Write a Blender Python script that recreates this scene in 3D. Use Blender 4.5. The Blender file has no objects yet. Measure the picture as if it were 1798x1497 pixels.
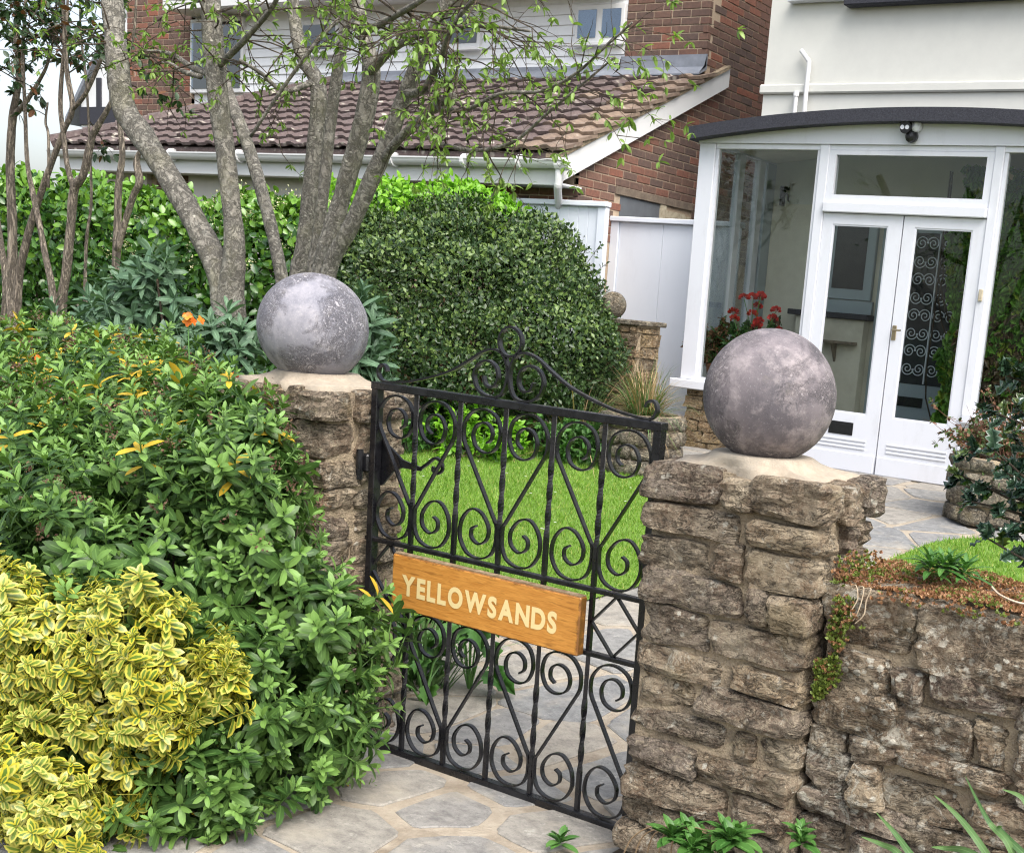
import bpy, math, random
import numpy as np
from mathutils import Vector, Matrix, noise
random.seed(7); RNG = np.random.default_rng(11)
scene = bpy.context.scene
COL = scene.collection

# ------------------------------------------------------------------ camera
# X runs along the house front, Y away from the street, Z up, metres
RIGHT = Vector((0.8479, 0.5221, 0.0909)); DOWN = Vector((0.1802, -0.1223, -0.9760)); FWD = Vector((-0.4985, 0.8441, -0.1978))
CAM = Vector((0, 0, 1.55)); PX, PY, FPX = 1241.02, 1006.26, 2198.36
cam_data = bpy.data.cameras.new('camera'); cam = bpy.data.objects.new('camera', cam_data); COL.objects.link(cam)
FWD = FWD.normalized(); RIGHT = (RIGHT - FWD * RIGHT.dot(FWD)).normalized(); UP = RIGHT.cross(FWD).normalized()
cam.matrix_world = Matrix(((RIGHT.x, UP.x, -FWD.x, CAM.x), (RIGHT.y, UP.y, -FWD.y, CAM.y), (RIGHT.z, UP.z, -FWD.z, CAM.z), (0, 0, 0, 1)))
cam_data.sensor_fit = 'HORIZONTAL'; cam_data.sensor_width = 36.0
cam_data.lens = FPX / 1798 * 36
cam_data.shift_x = (899 - PX) / 1798; cam_data.shift_y = (PY - 748.5) / 1798
cam_data.clip_start = 0.05; cam_data.clip_end = 2000
scene.camera = cam

# ------------------------------------------------------------------ sky and sun
SUN_EL, SUN_AZ = math.radians(55), math.radians(120)      # azimuth from +Y towards +X
world = bpy.data.worlds.new('World'); scene.world = world; world.use_nodes = True
wn = world.node_tree
bg = wn.nodes['Background']
sky = wn.nodes.new('ShaderNodeTexSky'); sky.sky_type = 'NISHITA'; sky.sun_disc = False
sky.sun_elevation = SUN_EL; sky.sun_rotation = SUN_AZ
sky.air_density = 1.0; sky.dust_density = 4.0; sky.ozone_density = 1.0; sky.altitude = 0
# thin overcast: much of the blue is greyed out
bw = wn.nodes.new('ShaderNodeRGBToBW'); wmx = wn.nodes.new('ShaderNodeMix'); wmx.data_type = 'RGBA'; wmx.inputs[0].default_value = 0.5
wn.links.new(sky.outputs[0], bw.inputs[0]); wn.links.new(sky.outputs[0], wmx.inputs[6]); wn.links.new(bw.outputs[0], wmx.inputs[7]); wn.links.new(wmx.outputs[2], bg.inputs[0]); bg.inputs[1].default_value = 0.15
sun_d = bpy.data.lights.new('sun', 'SUN'); sun_d.energy = 1.25; sun_d.angle = math.radians(45); sun_d.color = (1.0, 0.965, 0.91)
sun = bpy.data.objects.new('sun', sun_d); COL.objects.link(sun)
sd = Vector((math.sin(SUN_AZ) * math.cos(SUN_EL), math.cos(SUN_AZ) * math.cos(SUN_EL), math.sin(SUN_EL)))
sun.rotation_euler = (-sd).to_track_quat('-Z', 'Y').to_euler(); sun.location = (-2, -4, 12)
vs = scene.view_settings
vs.view_transform = 'Standard'; vs.look = 'None'; vs.gamma = 1.0; vs.use_curve_mapping = False
vs.exposure = 1.28
scene.cycles.use_denoising = True; scene.cycles.denoiser = 'OPENIMAGEDENOISE'; scene.cycles.denoising_prefilter = 'NONE'
scene.cycles.max_bounces = 5; scene.cycles.diffuse_bounces = 2; scene.cycles.glossy_bounces = 2; scene.cycles.transmission_bounces = 3; scene.cycles.transparent_max_bounces = 10
scene.cycles.use_adaptive_sampling = True; scene.cycles.adaptive_threshold = 0.02; scene.cycles.filter_width = 1.15
scene.cycles.caustics_reflective = False; scene.cycles.caustics_refractive = False

# ------------------------------------------------------------------ helpers
def at(px, py, Y):
    """point of the photograph on the plane at distance Y from the street"""
    d = RIGHT * (px - PX) - UP * (py - PY) + FWD * FPX
    return CAM + d * (Y / d.y)

def ground_z(Y):
    return 0.47 * min(1.0, max(0.0, (Y - 3.3) / 5.3))

def npmesh(name, V, F, attr=None, smooth=True):
    """mesh from numpy arrays; F is a list of index arrays (tris and/or quads)"""
    me = bpy.data.meshes.new(name)
    V = np.asarray(V, dtype=np.float32).reshape(-1, 3)
    if not isinstance(F, (list, tuple)) or (len(F) and not hasattr(F[0], 'shape')):
        F = [np.asarray(F, dtype=np.int32)]
    F = [np.asarray(f, dtype=np.int32) for f in F if len(f)]
    idx = np.concatenate([f.ravel() for f in F]); sizes = np.concatenate([np.full(len(f), f.shape[1], dtype=np.int32) for f in F])
    starts = np.concatenate([[0], np.cumsum(sizes)[:-1]]).astype(np.int32)
    me.vertices.add(len(V)); me.vertices.foreach_set('co', V.ravel())
    me.loops.add(len(idx)); me.loops.foreach_set('vertex_index', idx)
    me.polygons.add(len(sizes)); me.polygons.foreach_set('loop_start', starts)
    if attr is not None:
        a = me.attributes.new('lf', 'FLOAT_VECTOR', 'POINT'); a.data.foreach_set('vector', np.asarray(attr, dtype=np.float32).ravel())
    me.update(calc_edges=True)
    me.polygons.foreach_set('use_smooth', np.full(len(sizes), smooth, dtype=bool))
    me.update()
    return me

class MB:
    """collects pieces of geometry into one mesh"""
    def __init__(self): self.v = []; self.q = []; self.t = []; self.n = 0; self.a = []
    def add(self, V, quads=(), tris=(), attr=None):
        V = np.asarray(V, dtype=np.float64).reshape(-1, 3)
        if len(quads): self.q.append(np.asarray(quads, dtype=np.int32) + self.n)
        if len(tris): self.t.append(np.asarray(tris, dtype=np.int32) + self.n)
        self.v.append(V); self.n += len(V)
        self.a.append(np.zeros((len(V), 3)) if attr is None else np.asarray(attr))
        return self
    def box(self, x0, x1, y0, y1, z0, z1, b=0.0):
        if b <= 0:
            V = [(x, y, z) for x in (x0, x1) for y in (y0, y1) for z in (z0, z1)]
            Q = [(0, 1, 3, 2), (4, 6, 7, 5), (0, 4, 5, 1), (2, 3, 7, 6), (0, 2, 6, 4), (1, 5, 7, 3)]
            return self.add(V, Q)
        # chamfered box: 24 vertices
        X = (x0, x1); Yv = (y0, y1); Z = (z0, z1); V = []; ix = {}
        for i in (0, 1):
            for j in (0, 1):
                for k in (0, 1):
                    sx, sy, sz = (1 - 2 * i) * b, (1 - 2 * j) * b, (1 - 2 * k) * b
                    ix[i, j, k, 'x'] = len(V); V.append((X[i], Yv[j] + sy, Z[k] + sz))
                    ix[i, j, k, 'y'] = len(V); V.append((X[i] + sx, Yv[j], Z[k] + sz))
                    ix[i, j, k, 'z'] = len(V); V.append((X[i] + sx, Yv[j] + sy, Z[k]))
        Q = []; T = []
        for i in (0, 1):
            f = [ix[i, 0, 0, 'x'], ix[i, 0, 1, 'x'], ix[i, 1, 1, 'x'], ix[i, 1, 0, 'x']]; Q.append(f if i == 0 else f[::-1])
            f = [ix[0, i, 0, 'y'], ix[1, i, 0, 'y'], ix[1, i, 1, 'y'], ix[0, i, 1, 'y']]; Q.append(f if i == 0 else f[::-1])
            f = [ix[0, 0, i, 'z'], ix[0, 1, i, 'z'], ix[1, 1, i, 'z'], ix[1, 0, i, 'z']]; Q.append(f if i == 0 else f[::-1])
        for a in (0, 1):
            for c in (0, 1):
                Q.append([ix[a, c, 0, 'x'], ix[a, c, 1, 'x'], ix[a, c, 1, 'y'], ix[a, c, 0, 'y']])
                Q.append([ix[a, 0, c, 'x'], ix[a, 1, c, 'x'], ix[a, 1, c, 'z'], ix[a, 0, c, 'z']])
                Q.append([ix[0, a, c, 'y'], ix[1, a, c, 'y'], ix[1, a, c, 'z'], ix[0, a, c, 'z']])
        for k in list({(i, j, l) for (i, j, l, _) in ix}): T.append([ix[k + ('x',)], ix[k + ('y',)], ix[k + ('z',)]])
        return self.add(V, Q, T)
    def tube(self, pts, rad, n=8, cap=True):
        pts = [Vector(p) for p in pts]; m = len(pts)
        if not hasattr(rad, '__len__'): rad = [rad] * m
        V = []; t0 = (pts[1] - pts[0]).normalized()
        ref = Vector((0, 0, 1)) if abs(t0.z) < 0.9 else Vector((1, 0, 0))
        nrm = (ref - t0 * ref.dot(t0)).normalized()
        for i, p in enumerate(pts):
            t = (pts[min(i + 1, m - 1)] - pts[max(i - 1, 0)]).normalized()
            nrm = (nrm - t * nrm.dot(t)); nrm = nrm.normalized() if nrm.length > 1e-6 else t.orthogonal().normalized()
            bn = t.cross(nrm)
            for k in range(n):
                a = 2 * math.pi * k / n
                V.append(p + (nrm * math.cos(a) + bn * math.sin(a)) * rad[i])
        Q = [(i * n + k, i * n + (k + 1) % n, (i + 1) * n + (k + 1) % n, (i + 1) * n + k) for i in range(m - 1) for k in range(n)]
        T = []
        if cap:
            V.append(pts[0]); V.append(pts[-1]); c0, c1 = m * n, m * n + 1
            for k in range(n):
                T.append((c0, (k + 1) % n, k)); T.append((c1, (m - 1) * n + k, (m - 1) * n + (k + 1) % n))
        return self.add([tuple(v) for v in V], Q, T)
    def strap(self, pts, w, t, depth_axis=Vector((0, 1, 0)), twist=0.0, taper=None):
        """flat bar swept along pts: t thick in the plane, w deep along depth_axis"""
        pts = [Vector(p) for p in pts]; m = len(pts); V = []; L = 0
        for i, p in enumerate(pts):
            if i: L += (p - pts[i - 1]).length
            tg = (pts[min(i + 1, m - 1)] - pts[max(i - 1, 0)]).normalized()
            d = (depth_axis - tg * depth_axis.dot(tg)).normalized(); nn = tg.cross(d)
            a = twist * L; ca, sa = math.cos(a), math.sin(a); d, nn = d * ca + nn * sa, nn * ca - d * sa
            k = 1 if taper is None else taper[i]
            for sx, sy in ((-1, -1), (1, -1), (1, 1), (-1, 1)):
                V.append(p + nn * (sx * t / 2 * k) + d * (sy * w / 2))
        Q = [(i * 4 + k, i * 4 + (k + 1) % 4, (i + 1) * 4 + (k + 1) % 4, (i + 1) * 4 + k) for i in range(m - 1) for k in range(4)]
        e = (m - 1) * 4
        Q += [(3, 2, 1, 0), (e, e + 1, e + 2, e + 3)]
        return self.add([tuple(v) for v in V], Q)
    def prism(self, poly, axis, a0, a1):
        """polygon extruded along an axis ('x','y','z') between a0 and a1; poly holds the two other coordinates in order"""
        n = len(poly); V = []
        for a in (a0, a1):
            for (p, q) in poly: V.append({'x': (a, p, q), 'y': (p, a, q), 'z': (p, q, a)}[axis])
        Q = [(i, (i + 1) % n, n + (i + 1) % n, n + i) for i in range(n)]
        cx = tuple(np.mean(np.array(V[:n]), axis=0)); cy = tuple(np.mean(np.array(V[n:]), axis=0)); V += [cx, cy]
        T = [(2 * n, (i + 1) % n, i) for i in range(n)] + [(2 * n + 1, n + i, n + (i + 1) % n) for i in range(n)]
        return self.add(V, Q, T)
    def mesh(self, name, smooth=False, attr=False, fixn=True):
        me = npmesh(name, np.concatenate(self.v), [x for x in ([np.concatenate(self.q)] if self.q else []) + ([np.concatenate(self.t)] if self.t else [])],
                    np.concatenate(self.a) if attr else None, smooth)
        if fixn:
            import bmesh
            bm = bmesh.new(); bm.from_mesh(me); bmesh.ops.recalc_face_normals(bm, faces=bm.faces); bm.to_mesh(me); bm.free()
        return me

def obj(name, me, mat, parent=None, smooth_angle=None):
    if isinstance(me, MB): me = me.mesh(name)
    o = bpy.data.objects.new(name, me); COL.objects.link(o)
    if mat is not None and not me.materials: me.materials.append(mat)
    if parent is not None: attach(o, parent)
    return o
def root_of(p):
    M = Matrix.Identity(4); q = p
    chain = []
    while q is not None: chain.append(q); q = q.parent
    for q in reversed(chain): M = M @ q.matrix_parent_inverse @ q.matrix_basis
    return M
def attach(o, parent):
    o.parent = parent; o.matrix_parent_inverse = root_of(parent).inverted()
def tag(o, label, cat=None, group=None, kind=None):
    if label: o['label'] = label
    if cat: o['category'] = cat
    if group: o['group'] = group
    if kind: o['kind'] = kind
    return o
def thing(name, label, cat, loc, group=None):
    o = bpy.data.objects.new(name, None); COL.objects.link(o); o.location = loc; o.empty_display_size = 0.1
    return tag(o, label, cat, group)
def inst(name, me, M, parent=None):
    """an object that shares mesh data, placed by a matrix in world space"""
    o = bpy.data.objects.new(name, me); COL.objects.link(o); o.matrix_basis = M
    if parent is not None: attach(o, parent)
    return o
def spline(P, n=8, closed=False):
    P = [Vector(p) for p in P]; out = []
    for i in range(len(P) - 1):
        p0 = P[max(i - 1, 0)]; p1 = P[i]; p2 = P[i + 1]; p3 = P[min(i + 2, len(P) - 1)]
        for k in range(n):
            t = k / n
            out.append(0.5 * ((2 * p1) + (p2 - p0) * t + (2 * p0 - 5 * p1 + 4 * p2 - p3) * t * t + (3 * p1 - p0 - 3 * p2 + p3) * t ** 3))
    out.append(P[-1]); return out

# ------------------------------------------------------------------ materials
class NT:
    def __init__(self, name):
        self.m = bpy.data.materials.new(name); self.m.use_nodes = True; self.t = self.m.node_tree
        self.b = self.t.nodes['Principled BSDF']; self.out = self.t.nodes['Material Output']
    def n(self, typ, props=None, **ins):
        nd = self.t.nodes.new('ShaderNode' + typ)
        for k, v in (props or {}).items(): setattr(nd, k, v)
        for k, v in ins.items(): self.set(nd.inputs[k.replace('_', ' ')], v)
        return nd
    def set(self, s, v):
        if hasattr(v, 'is_linked'): self.t.links.new(v, s)
        else:
            if isinstance(v, tuple) and len(v) == 3 and s.type == 'RGBA': v = v + (1,)
            s.default_value = v
    def bs(self, **ins):
        for k, v in ins.items(): self.set(self.b.inputs[k.replace('_', ' ')], v)
    def noise(self, scale, detail=4, rough=0.55, vec=None, dist=0.0):
        nd = self.n('TexNoise', None, Scale=scale, Detail=detail, Roughness=rough, Distortion=dist)
        if vec is not None: self.t.links.new(vec, nd.inputs['Vector'])
        return nd.outputs['Fac']
    def voro(self, scale, vec=None, feature='F1', out='Distance', rnd=1.0):
        nd = self.n('TexVoronoi', {'feature': feature}, Scale=scale, Randomness=rnd)
        if vec is not None: self.t.links.new(vec, nd.inputs['Vector'])
        return nd.outputs[out]
    def ramp(self, fac, stops, interp='LINEAR'):
        nd = self.t.nodes.new('ShaderNodeValToRGB'); self.t.links.new(fac, nd.inputs[0]); cr = nd.color_ramp; cr.interpolation = interp
        while len(cr.elements) < len(stops): cr.elements.new(0.5)
        for e, (p, c) in zip(cr.elements, stops):
            e.position = p; e.color = (c, c, c, 1) if not hasattr(c, '__len__') else tuple(c)[:3] + (1,)
        return nd.outputs[0]
    def mix(self, fac, a, b, mode='MIX'):
        nd = self.t.nodes.new('ShaderNodeMix'); nd.data_type = 'RGBA'; nd.blend_type = mode
        for s, v in ((nd.inputs[0], fac), (nd.inputs[6], a), (nd.inputs[7], b)): self.set(s, v)
        return nd.outputs[2]
    def math(self, op, a, b=0.0, c=0.0, clamp=False):
        nd = self.t.nodes.new('ShaderNodeMath'); nd.operation = op; nd.use_clamp = clamp
        self.set(nd.inputs[0], a); self.set(nd.inputs[1], b); self.set(nd.inputs[2], c)
        return nd.outputs[0]
    def coord(self, which='Object', scale=(1, 1, 1), rot=(0, 0, 0), shift=None):
        tc = self.t.nodes.new('ShaderNodeTexCoord'); mp = self.t.nodes.new('ShaderNodeMapping')
        src = tc.outputs[which]
        if which == 'World':
            pass
        self.t.links.new(src, mp.inputs[0]); mp.inputs['Scale'].default_value = scale; mp.inputs['Rotation'].default_value = rot
        if shift is not None: self.t.links.new(shift, mp.inputs['Location'])
        return mp.outputs[0]
    def pos(self, scale=(1, 1, 1), rot=(0, 0, 0)):
        g = self.t.nodes.new('ShaderNodeNewGeometry'); mp = self.t.nodes.new('ShaderNodeMapping'); self.t.links.new(g.outputs['Position'], mp.inputs[0])
        mp.inputs['Scale'].default_value = scale; mp.inputs['Rotation'].default_value = rot
        return mp.outputs[0]
    def rnd(self):
        return self.t.nodes.new('ShaderNodeObjectInfo').outputs['Random']
    def attr(self):
        a = self.t.nodes.new('ShaderNodeAttribute'); a.attribute_name = 'lf'
        s = self.t.nodes.new('ShaderNodeSeparateXYZ'); self.t.links.new(a.outputs['Vector'], s.inputs[0]); return s.outputs
    def bump(self, h, strength=0.4, dist=0.01):
        nd = self.t.nodes.new('ShaderNodeBump'); nd.inputs['Strength'].default_value = strength; nd.inputs['Distance'].default_value = dist
        self.t.links.new(h, nd.inputs['Height']); self.t.links.new(nd.outputs[0], self.b.inputs['Normal']); return nd

def srgb(r, g, b):
    return tuple(((c / 255) / 12.92 if c / 255 <= 0.04045 else (((c / 255) + 0.055) / 1.055) ** 2.4) for c in (r, g, b))

def m_stone(name, cols, lichen=0.5, strata=3.0, bump=1.0, lt=0.0):
    t = NT(name); P = t.pos(); r = t.rnd()
    base = t.ramp(r, [(i / (len(cols) - 1), c) for i, c in enumerate(cols)])
    Ps = t.pos((1, 1, strata), (0.14, 0.1, 0.2))
    s = t.noise(13, 9, 0.70, Ps, 1.0); f = t.noise(110, 6, 0.75, P, 0.3); b = t.noise(8, 6, 0.65, P, 0.5); k = t.noise(30, 7, 0.75, t.pos((1, 1, 1.6), (0.3, 0, 0)), 0.6)
    col = t.mix(t.ramp(b, [(0.40, 0), (0.58, 1)]), base, t.mix(1.0, base, (0.58, 0.50, 0.46), 'MULTIPLY'))
    col = t.mix(t.math('MULTIPLY', t.ramp(k, [(0.52, 0), (0.62, 1)]), 0.75), col, (0.46, 0.39, 0.29))  # cream patches, with pale highlights painted on the high spots of the bump
    col = t.mix(t.math('MULTIPLY', t.ramp(k, [(0.36, 1), (0.45, 0)]), 0.8), col, (0.06, 0.05, 0.043))  # crevice shade put into the colour at the low spots of the bump
    cr = t.math('MULTIPLY', t.ramp(s, [(0.465, 0), (0.487, 1), (0.497, 1), (0.52, 0)]), t.ramp(t.noise(9, 4, 0.6, P), [(0.38, 0), (0.50, 1)]))
    col = t.mix(t.math('MULTIPLY', cr, 0.85), col, (0.045, 0.037, 0.03))
    col = t.mix(t.math('MULTIPLY', t.ramp(f, [(0.44, 0), (0.66, 1)]), 0.45), col, (0.48, 0.42, 0.33))
    vv = t.math('ADD', t.voro(30, P), t.math('MULTIPLY', t.noise(75, 4, 0.7, P), 0.55))
    lm = t.math('MULTIPLY', t.ramp(t.noise(6, 5, 0.65, P), [(0.52 - lt, 0), (0.62 - lt, 1)]), t.ramp(vv, [(0.46 + lt * 0.6, 1), (0.55 + lt * 0.6, 0)]))
    lm2 = t.math('MULTIPLY', t.ramp(t.noise(15, 8, 0.8, P, 0.5), [(0.58 - lt * 0.5, 0), (0.63 - lt * 0.5, 1)]), 0.75)
    col = t.mix(t.math('MULTIPLY', t.math('MAXIMUM', lm, lm2), lichen), col, (0.58, 0.56, 0.49))
    col = t.mix(1.0, col, (1.02, 1.0, 0.955), 'MULTIPLY')
    och = t.ramp(t.noise(5.5, 4, 0.6, P), [(0.58, 0), (0.72, 1)])
    col = t.mix(t.math('MULTIPLY', och, 0.25), col, (0.33, 0.25, 0.10))
    t.bs(Base_Color=col, Roughness=0.92)
    t.b.inputs['Specular IOR Level'].default_value = 0.25
    h = t.math('ADD', t.math('ADD', t.math('MULTIPLY', cr, -0.35), t.math('MULTIPLY', k, 0.9)), t.math('ADD', t.math('MULTIPLY', f, 0.4), t.math('MULTIPLY', s, 0.6)))
    t.bump(h, bump, 0.02); return t.m

def m_rough(name, c1, c2, scale=20, bump=0.4, rough=0.9, dist=0.006, c3=None):
    t = NT(name); P = t.pos(); a = t.noise(scale, 6, 0.65, P); b = t.noise(scale * 6, 4, 0.6, P)
    col = t.mix(t.ramp(a, [(0.35, 0), (0.66, 1)]), c1, c2)
    if c3: col = t.mix(t.ramp(t.noise(scale * 0.35, 4, 0.6, P), [(0.5, 0), (0.68, 1)]), col, c3)
    t.bs(Base_Color=col, Roughness=rough); t.bump(t.math('ADD', a, t.math('MULTIPLY', b, 0.5)), bump, dist); return t.m

def m_paint(name, c, rough=0.45, dirt=0.25, dcol=(0.28, 0.27, 0.25), scale=6):
    t = NT(name); P = t.pos((1, 1, 0.35)); a = t.noise(scale, 7, 0.7, P); g = t.noise(90, 3, 0.5, t.pos((1, 1, 0.08)))
    col = t.mix(t.math('MULTIPLY', t.ramp(a, [(0.52, 0), (0.80, 1)]), dirt), c, dcol)
    t.bs(Base_Color=col, Roughness=t.math('ADD', t.math('MULTIPLY', a, 0.25), rough - 0.1)); t.bump(g, 0.12, 0.002); return t.m

def m_leaf(name, c_lo, c_hi, rough=0.38, trans=0.22, vein=0.35, odd=None, edge=None, young=None, spec=0.5):
    """lf.x: random per leaf, lf.y: 0 on the midrib to 1 at the edge, lf.z: kind of leaf (1 = turned / young)"""
    t = NT(name); x, y, z = t.attr()[0:3]
    r = t.math('FRACT', t.math('ADD', x, t.rnd()))
    col = t.mix(r, c_lo, c_hi)
    if young: col = t.mix(t.ramp(z, [(0.2, 0), (0.5, 1)]), col, young)
    if odd: col = t.mix(t.ramp(z, [(0.7, 0), (0.9, 1)]), col, odd)
    if edge is not None:
        wob = t.math('ADD', y, t.math('MULTIPLY', t.math('SUBTRACT', t.noise(120, 2, 0.5, t.pos()), 0.5), 0.5))
        col = t.mix(t.ramp(wob, [(0.34, 0), (0.52, 1)]), col, t.mix(r, edge[0], edge[1]))
    if vein: col = t.mix(t.math('MULTIPLY', t.ramp(y, [(0.05, 1), (0.16, 0)]), vein), col, tuple(min(1, v * 2.2 + 0.05) for v in c_hi))
    col = t.mix(0.35, col, t.mix(t.noise(22, 3, 0.5, t.pos()), (0.6, 0.6, 0.6), (1.35, 1.35, 1.3)), 'MULTIPLY')
    t.bs(Base_Color=col, Roughness=rough); t.b.inputs['Specular IOR Level'].default_value = spec
    if trans:
        tr = t.n('BsdfTranslucent', None, Color=t.mix(1.0, col, (1.0, 1.15, 0.55), 'MULTIPLY')); mx = t.t.nodes.new('ShaderNodeMixShader')
        mx.inputs[0].default_value = trans; t.t.links.new(t.b.outputs[0], mx.inputs[1]); t.t.links.new(tr.outputs[0], mx.inputs[2]); t.t.links.new(mx.outputs[0], t.out.inputs[0])
    return t.m

def m_glass(name, tint=(0.93, 0.97, 0.96), refl=1.0):
    t = NT(name); fr = t.n('Fresnel', None, IOR=1.5); tr = t.n('BsdfTransparent', None, Color=tint); gl = t.n('BsdfGlossy', None, Roughness=0.0)
    mx = t.t.nodes.new('ShaderNodeMixShader'); f = t.math('MULTIPLY', fr.outputs[0], refl, clamp=True)
    t.t.links.new(f, mx.inputs[0]); t.t.links.new(tr.outputs[0], mx.inputs[1]); t.t.links.new(gl.outputs[0], mx.inputs[2]); t.t.links.new(mx.outputs[0], t.out.inputs[0])
    return t.m

def m_bark(name, c1, c2, spots=None, scale=(1, 1, 0.35), bump=0.7):
    t = NT(name); P = t.pos(scale); a = t.noise(34, 8, 0.72, P, 0.6); f = t.noise(120, 5, 0.7, t.pos()); col = t.mix(t.ramp(a, [(0.36, 0), (0.64, 1)]), c1, c2)
    fs = t.ramp(t.noise(20, 7, 0.7, P, 1.0), [(0.44, 0), (0.485, 1), (0.51, 1), (0.55, 0)]); col = t.mix(t.math('MULTIPLY', fs, 0.6), col, tuple(v * 0.35 for v in c1)); h = t.math('SUBTRACT', t.math('ADD', a, t.math('MULTIPLY', f, 0.4)), t.math('MULTIPLY', fs, 0.5))
    if spots:
        vv = t.math('ADD', t.voro(24, t.pos((1, 1, 1.8))), t.math('MULTIPLY', t.noise(60, 4, 0.7, t.pos()), 0.5))
        sp = t.math('MULTIPLY', t.ramp(vv, [(0.40, 1), (0.50, 0)]), t.ramp(t.noise(9, 4, 0.6, t.pos()), [(0.42, 0), (0.55, 1)]))
        col = t.mix(t.math('MULTIPLY', sp, 0.85), col, spots); h = t.math('ADD', h, t.math('MULTIPLY', sp, 0.5))
        mo = t.ramp(t.noise(5, 6, 0.7, t.pos()), [(0.50, 0), (0.64, 1)]); col = t.mix(t.math('MULTIPLY', mo, 0.35), col, (0.21, 0.205, 0.11))
        gl = t.ramp(t.noise(11, 7, 0.75, t.pos()), [(0.56, 0), (0.64, 1)]); col = t.mix(t.math('MULTIPLY', gl, 0.4), col, (0.38, 0.375, 0.33))
    t.bs(Base_Color=col, Roughness=0.9); t.bump(h, bump, 0.02); return t.m

M = {}
M['stone'] = m_stone('rubble_stone', [(0.36, 0.30, 0.215), (0.25, 0.22, 0.18), (0.45, 0.365, 0.25), (0.30, 0.25, 0.195), (0.21, 0.175, 0.15), (0.40, 0.34, 0.255), (0.28, 0.22, 0.16), (0.35, 0.295, 0.225)], 0.85)
M['stone_lichen'] = m_stone('lichened_stone', [(0.33, 0.27, 0.19), (0.22, 0.19, 0.155), (0.41, 0.33, 0.23), (0.26, 0.21, 0.17), (0.18, 0.145, 0.13), (0.36, 0.30, 0.22)], 0.95, lt=0.075)
M['stone_warm'] = m_stone('honey_stone', [(0.36, 0.25, 0.115), (0.25, 0.175, 0.09), (0.42, 0.31, 0.17), (0.20, 0.155, 0.10)], 0.4, 3.0)
M['stone_grey'] = m_stone('planter_stone', [(0.20, 0.195, 0.165), (0.14, 0.14, 0.12), (0.24, 0.22, 0.175)], 0.5, 2.0)
M['mortar'] = m_rough('lime_mortar', (0.46, 0.37, 0.25), (0.32, 0.25, 0.17), 26, 1.0, 0.95, 0.02, (0.17, 0.135, 0.095))
M['cap_mortar'] = m_rough('cap_mortar', (0.42, 0.355, 0.275), (0.33, 0.275, 0.21), 34, 0.5, 0.95, 0.006, (0.33, 0.29, 0.23))
M['path_mortar'] = m_rough('path_mortar', (0.41, 0.355, 0.28), (0.32, 0.27, 0.205), 14, 1.0, 0.93, 0.012, (0.23, 0.185, 0.135))
M['soil'] = m_rough('soil', (0.06, 0.042, 0.028), (0.11, 0.08, 0.05), 30, 0.9, 0.97, 0.02)
M['earth'] = m_rough('earth', (0.07, 0.075, 0.035), (0.10, 0.085, 0.05), 12, 0.6, 0.97, 0.02)
def flag():
    t = NT('flagstone'); P = t.pos(); r = t.rnd(); base = t.ramp(r, [(0, (0.28, 0.275, 0.26)), (0.3, (0.225, 0.23, 0.23)), (0.55, (0.34, 0.315, 0.27)), (0.8, (0.25, 0.25, 0.248)), (1, (0.36, 0.325, 0.27))])
    Pr = t.pos((1, 1.5, 1), (0, 0, 0.5)); a = t.noise(16, 9, 0.78, Pr, 0.15); b = t.noise(150, 5, 0.7, P)
    col = t.mix(t.ramp(a, [(0.36, 1), (0.58, 0)]), base, t.mix(1.0, base, (0.55, 0.55, 0.57), 'MULTIPLY')); col = t.mix(t.math('MULTIPLY', t.ramp(b, [(0.34, 1), (0.44, 0)]), 0.6), col, (0.10, 0.095, 0.09))
    wl = t.ramp(t.noise(23, 7, 0.75, P), [(0.58, 0), (0.66, 1)]); col = t.mix(t.math('MULTIPLY', wl, 0.5), col, (0.50, 0.48, 0.43))
    col = t.mix(t.math('MULTIPLY', t.ramp(t.noise(5, 5, 0.6, P), [(0.50, 0), (0.68, 1)]), 0.5), col, (0.42, 0.375, 0.30))
    t.bs(Base_Color=col, Roughness=0.75); t.bump(t.math('ADD', a, t.math('MULTIPLY', b, 0.4)), 0.5, 0.008); return t.m
M['flag'] = flag()
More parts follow.
